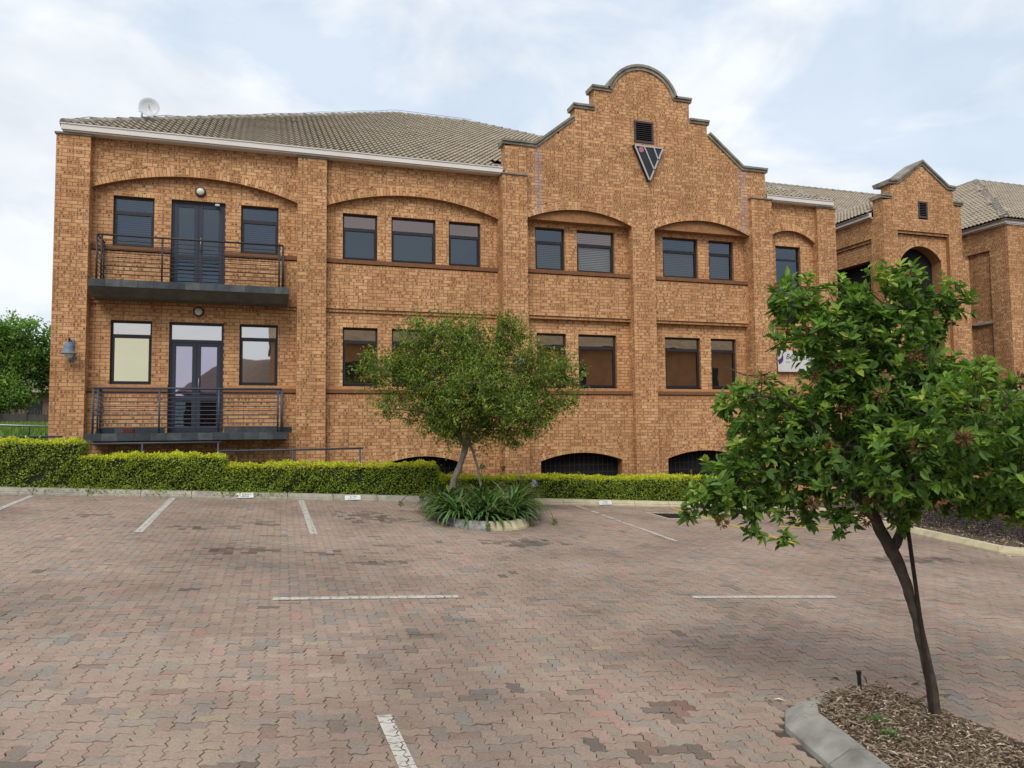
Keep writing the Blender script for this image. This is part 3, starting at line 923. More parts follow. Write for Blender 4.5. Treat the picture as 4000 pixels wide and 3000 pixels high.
def gprism():
    pts = []
    vs_ = [5.70, 7.635, 7.645, 8.555, 8.565, 8.865, 8.875, 9.455, 9.465] + [9.5 + .08 * k for k in range(9)] + [10.2]
    Lp, Rp = [], []
    for v in vs_:
        q = gab(v)
        if q: Lp.append((q[0] + .012, v)); Rp.append((q[1] - .012, v))
    return Lp + Rp[::-1]
gp = gprism()
n = len(gp) // 2
for k in range(n - 1):
    (a0, v0), (a1, v1) = gp[k], gp[k + 1]; (b1, w1), (b0, w0) = gp[-k - 2], gp[-k - 1]
    m_.hexa([(a0, G1 + .10, v0), (b0, G1 + .10, v0), (b0, G1 + .355, v0), (a0, G1 + .355, v0), (a1, G1 + .10, v1), (b1, G1 + .10, v1), (b1, G1 + .355, v1), (a1, G1 + .355, v1)])
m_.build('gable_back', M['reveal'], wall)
# copings
for (x0, x1, y0, y1) in ((-4.51, -3.82, P0, P1 + .1), (.71, 1.40, P0, P1), (5.88, 6.56, G0, G1), (13.54, 14.24, G0, P1), (16.07, 16.75, P0, P1 + .3)):
    cap(main, x0, x1, y0, y1, ZT)
def coping(parent, pts, y0, y1, h=.13, ov=.07, ends=True):
    """moulded coping along a polyline (x,z): a thin top slab over a narrower bed"""
    up_ = []
    n = len(pts)
    def nor(i):
        ds = []
        if i > 0: d = Vector((pts[i][0] - pts[i - 1][0], pts[i][1] - pts[i - 1][1])); ds.append(d.normalized())
        if i < n - 1: d = Vector((pts[i + 1][0] - pts[i][0], pts[i + 1][1] - pts[i][1])); ds.append(d.normalized())
        s = sum(ds, Vector((0, 0))).normalized(); nn = Vector((-s.y, s.x))
        return nn / max(.5, nn.dot(Vector((-ds[0].y, ds[0].x))))
    for (h0, h1, o_) in ((0, h * .55, ov * .5), (h * .55, h, ov)):
        m2 = MB()
        for i in range(n - 1):
            na, nb = nor(i), nor(i + 1); a, b = Vector(pts[i]), Vector(pts[i + 1])
            q = [a + na * h0, b + nb * h0, b + nb * h1, a + na * h1]
            m2.hexa([(q[0].x, y0 - o_, q[0].y), (q[1].x, y0 - o_, q[1].y), (q[1].x, y1 + o_, q[1].y), (q[0].x, y1 + o_, q[0].y),
                     (q[3].x, y0 - o_, q[3].y), (q[2].x, y0 - o_, q[2].y), (q[2].x, y1 + o_, q[2].y), (q[3].x, y1 + o_, q[3].y)])
        ob = m2.build('gable_coping', M['coping'], parent)
gy0, gy1 = G1, G1 + .36
Cg = 10.10
coping(main, [(5.92, 7.64), (6.88, 7.64), (8.02, 8.55)], gy0, gy1)
coping(main, [(7.96, 8.87), (8.60, 8.87)], gy0, gy1)
coping(main, [(8.53, 9.46), (9.12, 9.46)], gy0, gy1)
arc = []
for k in range(17):
    t = -1.283 + 2.566 * k / 16
    arc.append((Cg + .997 * math.sin(t), 9.213 + .997 * math.cos(t)))
coping(main, arc, gy0, gy1, h=.16)
coping(main, [(11.08, 9.46), (11.67, 9.46)], gy0, gy1)
coping(main, [(11.60, 8.87), (12.24, 8.87)], gy0, gy1)
coping(main, [(12.18, 8.55), (13.32, 7.64), (14.20, 7.64)], gy0, gy1)
# louvre vent
def vent(parent, x0, x1, z0, z1, y, n):
    v = MB(); f = .055
    v.box(x0, x1, y - .02, y + .1, z0, z0 + f); v.box(x0, x1, y - .02, y + .1, z1 - f, z1); v.box(x0, x0 + f, y - .018, y + .1, z0 + f, z1 - f); v.box(x1 - f, x1, y - .018, y + .1, z0 + f, z1 - f)
    vo = v.build('louvre_vent', M['vent'], parent)
    box('vent_back', M['dark'], vo, x0 + f, x1 - f, y + .09, y + .10, z0 + f, z1 - f)
    for k in range(n):
        z = z0 + f + (z1 - z0 - 2 * f) * (k + .5) / n
        MB().hexa([(x0 + f, y, z - .022), (x1 - f, y, z - .022), (x1 - f, y + .06, z + .008), (x0 + f, y + .06, z + .008), (x0 + f, y, z - .012), (x1 - f, y, z - .012), (x1 - f, y + .06, z + .018), (x0 + f, y + .06, z + .018)]).build('slat', M['vent'], vo)
vent(main, *VENT[:2], VENT[2], VENT[3], G1, 9)

# windows
def window(parent, r, yw, trans, glass_t, glass_b, blind=None, mull=(), reveal=.085, fw=.045):
    x0, x1, z0, z1 = r; y = yw + reveal
    f = MB()
    f.box(x0, x1, y, y + .05, z0, z0 + fw); f.box(x0, x1, y, y + .05, z1 - fw, z1)
    f.box(x0, x0 + fw, y + .001, y + .05, z0 + fw, z1 - fw); f.box(x1 - fw, x1, y + .001, y + .05, z0 + fw, z1 - fw)
    zs = [z0 + fw] + sorted(trans) + [z1 - fw]
    for tz in trans: f.box(x0 + fw, x1 - fw, y - .004, y + .05, tz - .028, tz + .028)
    # opening sash in the lower light
    s = .028; a, b, c, d = x0 + fw, x1 - fw, z0 + fw, (min(trans) if trans else z1 - fw) - .028
    f.box(a, b, y - .012, y + .0, c, c + s); f.box(a, b, y - .012, y + .0, d - s, d); f.box(a, a + s, y - .011, y + .0, c + s, d - s); f.box(b - s, b, y - .011, y + .0, c + s, d - s)
    w = f.build('window', M['frame'], parent)
    for k in range(len(zs) - 1):
        g = glass_b if k < len(zs) - 2 or not trans else glass_t
        MB().quad((x0 + fw * .5, y + .02, zs[k]), (x1 - fw * .5, y + .02, zs[k]), (x1 - fw * .5, y + .02, zs[k + 1]), (x0 + fw * .5, y + .02, zs[k + 1])).build('pane', M[g], w)
    if blind:
        bm, zt, zb, tilt, pitch = blind
        m2 = MB(); z = zt
        while z > zb:
            dz, dy = .025 * math.sin(tilt), .025 * math.cos(tilt)
            m2.quad((x0 + fw + .01, y + .075 - dy, z - dz), (x1 - fw - .01, y + .075 - dy, z - dz), (x1 - fw - .01, y + .075 + dy, z + dz), (x0 + fw + .01, y + .075 + dy, z + dz)); z -= pitch
        tag(m2.build('venetian_blind', M[bm], w), kind='stuff')
    return w
bl_u = ('blind', 5.5, 4.45, R(58), .05)
for r in UP1: window(main, r, P2, [5.20], 'g_clear', 'g_clear', bl_u)
for r in UP2: window(main, r, P2, [5.19], 'g_pink', 'g_blue')
window(main, UP3[0], G2, [5.18], 'g_blue', 'g_clear', ('blind', 5.12, 4.45, R(62), .05))
window(main, UP3[1], G2, [5.18], 'g_pink', 'g_open', ('blindpale', 5.5, 4.45, R(62), .05))
for r in UP4: window(main, r, G2, [5.18], 'g_blue', 'g_clear', ('blind', 5.5, 4.45, R(62), .05))
window(main, UP5[0], P2 - .06, [4.37, 5.17], 'g_blue', 'g_blue')
window(main, LO1[0], P2, [2.31], 'g_grey', 'g_cream')
window(main, LO1[1], P2, [2.31], 'g_grey', 'g_grey')
for r in LO2: window(main, r, P2, [2.31], 'g_bronze', 'g_bronze')
for r in LO3 + LO4: window(main, r, G2, [2.31], 'g_bronze', 'g_bronze')

def door(parent, r, yw, zt, glass, gtop, pull_x, ztr=None, blind=False):
    """double door; zt: bottom of the top light or None"""
    x0, x1, z0, z1 = r; y = yw + .07
    top = zt if zt else z1
    f = MB(); e = .05
    f.box(x0, x0 + e, y, y + .07, z0, z1); f.box(x1 - e, x1, y, y + .07, z0, z1); f.box(x0 + e, x1 - e, y + .001, y + .07, z1 - e, z1)
    if zt: f.box(x0 + e, x1 - e, y + .001, y + .07, zt - .07, zt)
    f.box(x0 + e, x1 - e, y + .001, y + .07, z0, z0 + .03)
    d = f.build('door', M['door'], parent)
    xm = (x0 + x1) / 2; lt = (zt - .07) if zt else z1 - e
    lb = z0 + .03
    for (a, b) in ((x0 + e + .003, xm - .002), (xm + .002, x1 - e - .003)):
        m2 = MB(); s = .095
        m2.box(a, a + s, y + .012, y + .055, lb, lt); m2.box(b - s, b, y + .012, y + .055, lb, lt)
        zm = lb + .72 if lt - lb > 1.9 else lb + .6
        for (c, e2) in ((lb, lb + .12), (zm, zm + .12), (lt - .09, lt)): m2.box(a + s, b - s, y + .013, y + .055, c, e2)
        m2.build('door_leaf', M['door'], d, bevel=.004)
        g = MB(); g.quad((a + s, y + .034, zm + .12), (b - s, y + .034, zm + .12), (b - s, y + .034, lt - .09), (a + s, y + .034, lt - .09)); g.build('pane', M[glass], d)
        g = MB(); g.quad((a + s, y + .034, lb + .12), (b - s, y + .034, lb + .12), (b - s, y + .034, zm), (a + s, y + .034, zm)); g.build('pane', M['g_blue'], d)
        if blind:
            m3 = MB(); z = lt - .1
            while z > lb + .13:
                if not zm - .01 < z < zm + .13:
                    m3.quad((a + s, y + .075, z - .011), (b - s, y + .075, z - .011), (b - s, y + .087, z + .011), (a + s, y + .087, z + .011))
                z -= .024
            tag(m3.build('venetian_blind', M['blind'], d), kind='stuff')
    if zt:
        g = MB(); g.quad((x0 + e, y + .034, zt), (x1 - e, y + .034, zt), (x1 - e, y + .034, z1 - e), (x0 + e, y + .034, z1 - e)); g.build('pane', M[gtop], d)
    hz = lb + .95
    MB().tube([(pull_x, y + .012, hz), (pull_x, y - .05, hz), (pull_x + .0, y - .05, hz + .3), (pull_x, y + .012, hz + .3)], .011, 6).build('handle', M['steel'], d, smooth=True)
    return d
door(main, DL1, P2, 2.25, 'g_lilac', 'g_grey', -1.50)
door(main, DU1, P2, None, 'g_clear', 'g_clear', -1.50, blind=True)
# near-black panels painted as the shade inside the basement arches, with grilles
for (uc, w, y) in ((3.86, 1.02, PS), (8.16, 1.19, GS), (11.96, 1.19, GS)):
    bk = box('basement_dark_panel', M['dark'], main, uc - w - .1, uc + w + .1, y + .32, y + .36, ZB, -.5)
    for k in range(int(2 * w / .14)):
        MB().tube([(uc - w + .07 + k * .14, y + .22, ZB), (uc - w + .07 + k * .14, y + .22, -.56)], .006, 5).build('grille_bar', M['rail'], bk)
    for k in range(5):
        MB().tube([(uc - w, y + .228, -.72 - k * .2), (uc + w, y + .228, -.72 - k * .2)], .006, 5).build('grille_bar', M['rail'], bk)

# balconies
def balcony(z, upper, rail):
    x0, x1, yf, yb = -3.68, .50, 18.40, PS - .04
    s = MB()
    if upper:
        s.prism([(yf + .012, z - .15), (yf + .012, z), (yb, z), (yb, z - .34), (yf + .30, z - .34)][::-1], 0, x0 + .012, x1 - .012)
    else:
        s.box(x0 + .012, x1 - .012, yf + .012, yb, z - .16, z)
    so = s.build('balcony_slab', M['slab'], main)
    n = 13; w = (x1 - x0) / n
    for k in range(n):
        a, b = x0 + k * w + .004, x0 + (k + 1) * w - .004
        box('slate_tile', M['slate'], so, a, b, yf - .002, yf + .010, z - .155, z + .004)
        box('slate_tile', M['slate'], so, a, b, yf + .02, yb - .02, z + .0015, z + .008 + rnd.uniform(0, .002))
    for k in range(2):
        box('slate_tile', M['slate'], so, x1 - .010, x1 + .004, yf + .02 + k * .42, yf + .43 + k * .42, z - .155, z + .004)
        box('slate_tile', M['slate'], so, x0 - .004, x0 + .010, yf + .02 + k * .42, yf + .43 + k * .42, z - .155, z + .004)
    if not upper:
        for (a0, a1) in ((-3.60, -2.20), (-.92, .62)):
            kk = round((a1 - a0) / .33)
            for k in range(kk):
                box('slate_tile', M['slate'], so, a0 + k * (a1 - a0) / kk + .004, a0 + (k + 1) * (a1 - a0) / kk - .004, PS - .018, PS - .003, z + .012, z + .135)
    # railing
    xl, xr, yq = -3.54, .37, 18.46
    top = z + 1.0
    rt = MB().tube([(xl, PS, top), (xl, yq, top), (xr, yq, top), (xr, PS, top)], .024, 8)
    ro = rt.build('balcony_railing', M[rail], main, smooth=True)
    for (px, py, rr) in ((xl, yq, .022), (xr, yq, .022), (xl + .09, yq, .02), (xr - .09, yq, .02), (-2.23, yq, .02), (-1.0, yq, .02), (xl, PS - .05, .02), (xr, PS - .05, .02)):
        if upper and px == -1.0: continue
        MB().tube([(px, py, z), (px, py, top - .02)], rr, 8).build('post', M[rail], ro, smooth=True)
    for k in range(9):
        zz = z + .13 + k * .094
        MB().tube([(xl + .09, yq - .001, zz), (xr - .09, yq - .001, zz)], .0105, 6).build('bar', M[rail], ro)
        for x in (xl, xr): MB().tube([(x, yq, zz), (x, PS - .05, zz)], .0085, 6).build('bar', M[rail], ro)
balcony(3.42, True, 'rail')
balcony(.04, False, 'rail2')

# ------------------------------------------------------------------ tiled roofs
TW, TG = .31, .32
NW = 9
def tile_template():
    xs = np.linspace(0, TW, NW)
    ph = xs / .155 * 2 * math.pi
    h = .023 * (1 - np.cos(ph)) ** 1.2 / 2 ** .2
    lo = np.stack([xs, np.full(NW, -.01), h + .020], 1)
    ft = np.stack([xs, np.full(NW, -.012), h + .040], 1)
    bk = np.stack([xs, np.full(NW, TG + .03), h + .004], 1)
    V = np.concatenate([lo, ft, bk])
    k = np.arange(NW - 1)
    F = np.concatenate([np.stack([k, k + 1, NW + k + 1, NW + k], 1), np.stack([k + 1, k, 2 * NW + k, 2 * NW + k + 1], 1), np.stack([NW + k, NW + k + 1, 2 * NW + k + 1, 2 * NW + k], 1)])
    return V, F
TV, TF = tile_template()
tile_meshes = []
for c in range(10):
    tile_meshes.append(mesh('roof_tile', TV, [TF], M['tile'], np.tile([[.28 + c * .045, 0, 0, 1]], (len(TF), 1))))
def tiled(parent, E0, Aax, pitch, length, depth, inside_, n_single=0):
    """E0 eave start, Aax unit axis along the eave; slope rises to the left-hand side of the plan normal"""
    Aax = Vector(Aax); back = Vector((-Aax.y, Aax.x, 0))
    S = (back * math.cos(pitch) + Vector((0, 0, math.sin(pitch)))); N = Aax.cross(S)
    E0 = Vector(E0); L_ = []
    for r in range(int(depth / math.cos(pitch) / TG) + 1):
        for c in range(int(length / TW) + 1):
            a, s = c * TW, r * TG
            if inside_(a + TW / 2, (s + TG * .5) * math.cos(pitch)): L_.append((a, s))
    pos = [E0 + Aax * a + S * s for a, s in L_]
    order = sorted(range(len(L_)), key=lambda i: (0 if inview(pos[i]) else 1, camdepth(pos[i])))
    B = np.array([Aax, S, N])
    for i in order[:n_single]:
        o = link('roof_tile', rnd.choice(tile_meshes), parent)
        p = pos[i]
        o.matrix_world = Matrix(((Aax.x, S.x, N.x, p.x), (Aax.y, S.y, N.y, p.y), (Aax.z, S.z, N.z, p.z), (0, 0, 0, 1)))
        # keep it in world space under a parent that only carries a translation
        o.matrix_parent_inverse = parent_inv(parent)
        o.matrix_basis = Matrix(((Aax.x, S.x, N.x, p.x), (Aax.y, S.y, N.y, p.y), (Aax.z, S.z, N.z, p.z), (0, 0, 0, 1)))
    rest = order[n_single:]
    if rest:
        Vt = TV @ B
        V = np.concatenate([Vt + np.array(pos[i]) + np.array(N) * rng.uniform(-.002, .003) for i in rest])
        F = np.concatenate([TF + k * len(TV) for k in range(len(rest))])
        fa = np.repeat(np.stack([rng.beta(6, 6, len(rest)), np.zeros(len(rest)), np.zeros(len(rest)), np.ones(len(rest))], 1), len(TF), 0)
        tag(link('roof_tiles', mesh('roof_tiles', V, [F], M['tile'], fa), parent), kind='stuff')
def ridge_caps(parent, p, q, step=.36, r=.125):
    p, q = Vector(p), Vector(q); d = q - p; n = max(1, round(d.length / step)); d.normalize()
    sd = d.cross(Vector((0, 0, 1))).normalized(); u_ = sd.cross(d)
    for k in range(n):
        c = p + d * ((q - p).length * k / n); e = c + d * ((q - p).length / n + .05)
        V = []
        for (b, rr, lift) in ((c, r * 1.02, .004), (e, r * .88, -.014)):
            for t in range(9):
                a = math.pi * t / 8 - .25 * (1 - t / 4)
                V.append(b + sd * (rr * math.cos(a)) + u_ * (rr * .85 * math.sin(a) + lift))
        m2 = MB(); m2.add(V, [(t, t + 1, 10 + t, 9 + t) for t in range(8)] + [tuple(range(9))])
        me_o = m2.build('ridge_cap', M['ridge'], parent, smooth=False)
M['ridge'] = plain('ridge_mortar_tile', (.26, .23, .195), .92, var=.4, scale=3.5, bstr=.5)
SP = .553; PT = math.atan(SP)
EX0, EX1, EY, EZ = -4.42, 16.60, 18.90, 6.975
hw = 9.07
rb = MB()
Aq, Bq = (EX0 + hw, EY + hw, EZ + hw * SP), (EX1 - hw, EY + hw, EZ + hw * SP)
EYB = EY + 2 * hw
dn = .045
def lo_(p): return (p[0], p[1], p[2] - dn)
rb.quad(*map(lo_, ((EX0, EY, EZ), (EX1, EY, EZ), Bq, Aq)))
rb.quad(*map(lo_, ((EX1, EYB, EZ), (EX0, EYB, EZ), Aq, Bq)))
rb.quad(*map(lo_, ((EX0, EYB, EZ), (EX0, EY, EZ), Aq)))
rb.quad(*map(lo_, ((EX1, EY, EZ), (EX1, EYB, EZ), Bq)))
roof = rb.build('roof', M['ridge'], main)
def ins_main(a, t):
    x = EX0 + a
    if not (EX0 + t - .05 < x < EX1 - t + .05) or t > hw: return False
    z = EZ + t * SP
    g = gab(z + .15) if z > 5.7 else (6, 14.1)
    if g is None: g = (10, 10.2)
    return not (t < .75 and 5.9 < x < 14.2)
tiled(roof, (EX0, EY, EZ), (1, 0, 0), PT, EX1 - EX0, hw, ins_main, 300)
ridge_caps(roof, (EX0 + .05, EY + .05, EZ + .03), Aq)
ridge_caps(roof, Aq, Bq)
ridge_caps(roof, (EX1 - .35, EY + .35, EZ + .2), Bq)
# fascia board and box gutter
for (a, b) in ((-4.40, 5.93), (14.20, 16.62)):
    fo = MB(); fo.box(a, b, 18.89, 18.97, 6.862, 7.0); fo.box(a - .02, b, 18.872, 18.889, 6.982, 7.012); fo.box(a + .04, b, 18.93, 19.16, 6.828, 6.861)
    fo.build('fascia', M['fascia'], main)
MB().box(-4.40, -4.31, 19.03, 27, 6.862, 7.005).build('fascia', M['fascia'], main)

# ------------------------------------------------------------------ entrance wing at the right
wing = empty('entrance_wing', (21.5, 20.5, -2.4), 'brick entrance wing with pointed gable behind the foreground tree', 'building')
st = Store()
TY = 19.19
def tow(v):
    if v < 7.39: return (18.80, 22.06)
    if v < 7.88: return (19.15, 21.75)
    if v < 7.95: return (19.41, 21.49)
    h = 1.04 * (8.66 - v) / .71
    return (20.45 - h, 20.45 + h) if h > .02 else None
TV2 = (20.24, 20.63, 6.85, 7.40)
lay(st, (0, TY, 0), X1, NF, 6.39, 8.66, tow, [rect_hole(*TV2)], phase=18.8, spot=.6)
lay(st, (0, TY, 0), X1, NF, -2.8, 6.39, const(18.80, 19.36), phase=18.8, spot=.75)
lay(st, (0, TY, 0), X1, NF, -2.8, 6.39, lambda v: (21.50, 22.30 if v < 5.62 else 22.06), phase=18.8, spot=.75)
RY = TY + .14
Rr, vc, th = ring(st, (0, RY, 0), X1, NF, 20.43, .84, 5.48, 5.95, .2)
lay(st, (0, RY, 0), X1, NF, 5.3, 6.31, const(19.36, 21.50), [circ_hole(20.43, Rr + .2, vc, 5.29, .84, 5.48, th)], phase=18.8, spot=.6)
upright(st, (0, TY + .05, 0), X1, NF, 19.36, 21.50, 6.305, 6.388, 0., None)
lay(st, (0, RY, 0), X1, NF, -2.8, 5.48, const(19.36, 21.50), [rect_hole(19.59, 21.27, -3, 5.6)], phase=18.8, spot=.6)
soffit(st, None, None, 20.43, Rr, vc, th, RY, RY + .5, 16)
for x in (19.59, 21.27): st.rev.quad((x, RY, -2.8), (x, RY + .5, -2.8), (x, RY + .5, 5.48), (x, RY, 5.48))
for x in (19.36, 21.50): st.rev.quad((x, TY, -2.8), (x, RY, -2.8), (x, RY, 6.39), (x, TY, 6.39))
st.rev.quad((19.36, TY, 6.389), (21.5, TY, 6.389), (21.5, RY, 6.389), (19.36, RY, 6.389))
# flank facing left (towards the main block)
lay(st, (18.80, 0, 0), Y1, NL, 6.18, 6.85, const(TY, 23), phase=TY, spot=.5)
lay(st, (18.80, 0, 0), Y1, NL, -2.8, 6.18, const(TY, 19.72), phase=TY, spot=.7)
lay(st, (18.80, 0, 0), Y1, NL, 6.85, 7.39, const(TY, 19.60), phase=TY, spot=.5)
lay(st, (19.15, 0, 0), Y1, NL, 7.39, 7.88, const(TY, 19.60), phase=TY, spot=.5)
upright(st, (18.85, 0, 0), Y1, NL, 19.72, 23, 6.08, 6.178, 0.)
lay(st, (18.90, 0, 0), Y1, NL, 5.50, 6.08, const(19.72, 23), phase=TY, spot=.25)
lay(st, (18.90, 0, 0), Y1, NL, -2.8, 5.50, const(19.72, 19.92), phase=TY, spot=.5)
st.rev.quad((18.80, 19.72, -2.8), (18.92, 19.72, -2.8), (18.92, 19.72, 6.18), (18.80, 19.72, 6.18))
st.rev.quad((18.80, 19.72, 6.179), (18.92, 19.72, 6.179), (18.92, 23, 6.179), (18.80, 23, 6.179))
st.rev.quad((18.90, 19.92, 5.499), (19.2, 19.92, 5.499), (19.2, 23, 5.499), (18.90, 23, 5.499))
st.rev.quad((18.90, 19.92, -2.8), (19.2, 19.92, -2.8), (19.2, 19.92, 5.5), (18.90, 19.92, 5.5))
# right-hand return of the tower and second flank with sunk panels
lay(st, (22.06, 0, 0), (0, -1, 0), (1, 0, 0), 5.62, 7.39, const(-20.9, -TY), phase=0)
for (z0, z1, y0, y1, x) in ((6.10, 6.85, 18.92, 22, 23.76), (-2.8, 6.10, 18.92, 19.62, 23.76), (3.66, 6.10, 19.62, 20.5, 23.86), (-2.8, 3.58, 19.62, 20.5, 23.86), (-2.8, 6.10, 20.5, 22, 23.76)):
    lay(st, (x, 0, 0), Y1, NL, z0, z1, const(y0, y1), phase=18.92, spot=.85)
st.rev.quad((23.76, 19.62, 6.098), (23.87, 19.62, 6.098), (23.87, 20.5, 6.098), (23.76, 20.5, 6.098))
st.rev.quad((23.75, 20.5, -2.8), (23.95, 20.5, -2.8), (23.95, 20.5, 6.1), (23.75, 20.5, 6.1))
st.rev.quad((23.76, 19.62, -2.8), (23.87, 19.62, -2.8), (23.87, 19.62, 6.1), (23.76, 19.62, 6.1))
lay(st, (0, 18.92, 0), X1, NF, -2.8, 6.85, const(23.76, 27.5), phase=23.76, spot=.6)
wwall = finish(st, wing, 'brick_wall', 300)
box('panel_ledge', M['ledge'], wing, 23.765, 23.88, 19.63, 20.49, 3.585, 3.655)
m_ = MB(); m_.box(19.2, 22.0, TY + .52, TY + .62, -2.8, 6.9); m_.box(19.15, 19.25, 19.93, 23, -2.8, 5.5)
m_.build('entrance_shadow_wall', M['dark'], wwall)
m_ = MB(); m_.box(22.06, 24.0, 21.95, 22.1, -2.8, 6.85); m_.box(23.9, 27.5, 19.1, 19.2, -2.8, 6.85); m_.box(18.95, 21.95, 19.4, 19.6, 6.45, 7.38); m_.box(19.2, 21.7, 19.4, 19.6, 7.38, 7.86)
m_.box(18.95, 19.05, 20, 24, 6.2, 6.85)
m_.build('inner_wall', M['reveal'], wwall)
vent(wing, *TV2[:2], TV2[2], TV2[3], TY, 8)
coping(wing, [(18.72, 7.39), (19.15, 7.39)], TY, TY + .42, h=.12)
coping(wing, [(21.75, 7.39), (22.14, 7.39)], TY, TY + .42, h=.12)
coping(wing, [(19.06, 7.88), (19.42, 7.90), (20.45, 8.62), (21.48, 7.90), (21.84, 7.88)], TY, TY + .60, h=.14, ov=.08)
# porch door behind the arch
dd = MB(); dd.box(19.7, 21.2, RY + .30, RY + .34, -2.6, 3.4)
pd = dd.build('porch_screen', M['wallgrey'], wing)
for x in (20.15, 20.72): MB().box(x, x + .04, RY + .27, RY + .30, -2.6, 3.4).build('mullion', M['frame'], pd)
# roofs of the wing
def plane_roof(parent, pts): return MB().quad(*[(p[0], p[1], p[2] - dn) for p in pts]).build('roof', M['ridge'], parent)
r1 = plane_roof(wing, [(13.5, 22.0, 7.0), (34, 22.0, 7.0), (34, 31.05, 12.0), (13.5, 31.05, 12.0)])
MB().quad((34, 40.1, 7), (13.5, 40.1, 7), (13.5, 31.05, 11.95), (34, 31.05, 11.95)).build('roof_back', M['ridge'], r1)
def ins_rear(a, t):
    x = a + 14.0
    if 18.62 < x < 22.28 and t < min(x - 18.62, 22.28 - x) - .1: return False
    if x > 23.54 and .553 * t < .6 * (x - 23.54) - .1: return False
    return True
tiled(r1, (14.0, 22.0, 7.0), (1, 0, 0), PT, 19.9, 9.05, ins_rear)
ridge_caps(r1, (14, 31.05, 12.02), (34, 31.05, 12.02))
zr_ = 7.0 + 1.83 * SP
r2 = plane_roof(wing, [(18.62, 22.0, 7.0), (18.62, 19.62, 7.0), (20.45, 19.62, zr_), (20.45, 23.83, zr_)])
plane_roof(wing, [(22.28, 19.62, 7.0), (22.28, 22.0, 7.0), (20.45, 23.83, zr_), (20.45, 19.62, zr_)])
tiled(r2, (18.62, 24, 7.0), (0, -1, 0), PT, 4.38, 1.83, lambda a, t: (24 - a) - 22.0 < t + .1 and 24 - a > 19.75)
ridge_caps(r2, (18.75, 22.13, 7.08), (20.45, 23.83, zr_ + .05), r=.10)
fo = MB()
fo.box(18.66, 18.75, 19.62, 23, 6.862, 7.005); fo.box(18.75, 18.82, 19.62, 23, 6.83, 6.86)
fo.build('fascia', M['fascia'], wing)
SP2 = .60; PT2 = math.atan(SP2)
hc = (23.54, 18.78)
hk = 6.6
ap = (hc[0] + hk, hc[1] + hk, 7.0 + hk * SP2)
r3 = plane_roof(wing, [(hc[0], 34, 7.0), (hc[0], hc[1], 7.0), ap, (ap[0], 34, ap[2])])
r4 = plane_roof(wing, [(hc[0], hc[1], 7.0), (40, hc[1], 7.0), (40, ap[1], ap[2]), ap])
tiled(r3, (hc[0], 32, 7.0), (0, -1, 0), PT2, 13.2, hk, lambda a, t: 32 - a > hc[1] + t - .05 and .6 * t > .553 * (32 - a - 22.0) - .1)
tiled(r4, (hc[0], hc[1], 7.0), (1, 0, 0), PT2, 11, hk, lambda a, t: a > t - .05)
ridge_caps(r4, (hc[0] + .05, hc[1] + .05, 7.05), ap)
ridge_caps(r4, ap, (40, ap[1], ap[2]))
ridge_caps(r3, ap, (ap[0], 34, ap[2]))
fo = MB(); fo.box(23.60, 23.69, 18.93, 22, 6.862, 7.005); fo.box(23.60, 40, 18.84, 18.93, 6.862, 7.005); fo.box(23.69, 23.78, 18.93, 22, 6.83, 6.86)
fo.build('fascia', M['fascia'], wing)

# ------------------------------------------------------------------ fixtures on the building
# bulkhead lights
for (z, lab) in ((5.80, 'round bulkhead light above the upper balcony door'), (2.91, 'round bulkhead light under the upper balcony')):
    e = empty('bulkhead_light', (-1.52, P2, z), lab, 'wall light')
    MB().lathe((-1.52, P2 - .001, z), [(.118, 0), (.118, .05), (.095, .062), (.088, .055)], 28, (0, -1, 0)).build('rim', M['frame'], e, smooth=True)
    MB().lathe((-1.52, P2 - .05, z), [(.09, 0), (.085, .022), (.055, .042), (.0, .05)], 28, (0, -1, 0)).build('lens', M['opal'], e, smooth=True)
# small spotlight over the balcony door
e = empty('door_closer_light', (-1.14, P2, 5.5), 'small silver spotlight at the top of the upper balcony door', 'spotlight')
MB().box(-1.19, -1.09, P2 - .06, P2 + .03, 5.485, 5.525).build('housing', M['dish'], e, bevel=.008)
MB().tube([(-1.14, P2 - .01, 5.525), (-1.14, P2 - .01, 5.60), (-1.16, P2 + .0, 5.63)], .008, 6).build('bracket', M['steel'], e)
# bell-shaped wall lamps
def wall_lamp(x, y, z, lab):
    e = empty('wall_lamp', (x, y, z), lab, 'wall lamp', 'bell wall lamps')
    box('back_plate', M['lamp'], e, x - .055, x + .055, y - .03, y - .002, z - .24, z + .24, bevel=.006)
    MB().tube([(x, y - .03, z + .20), (x, y - .24, z + .25)], .012, 6).build('arm', M['black'], e)
    MB().tube([(x, y - .24, z + .25), (x, y - .22, z + .17), (x, y - .23, z + .11)], .014, 6).build('hanger', M['black'], e)
    c = (x, y - .24, z)
    MB().lathe(c, [(.0, .155), (.05, .15), (.088, .10), (.10, .03), (.105, -.02), (.125, -.06), (.17, -.095), (.175, -.10), (.12, -.07), (.09, -.04)], 24).build('shade', M['lamp'], e, smooth=True)
    MB().lathe(c, [(.085, -.05), (.088, -.12), (.075, -.17), (.045, -.205), (.0, -.215)], 20).build('globe', M['opal'], e, smooth=True)
wall_lamp(-4.10, P0, 1.90, 'blue-grey bell wall lamp on the left corner pillar')
wall_lamp(6.22, G0, 1.78, 'blue-grey bell wall lamp half hidden by the middle tree')
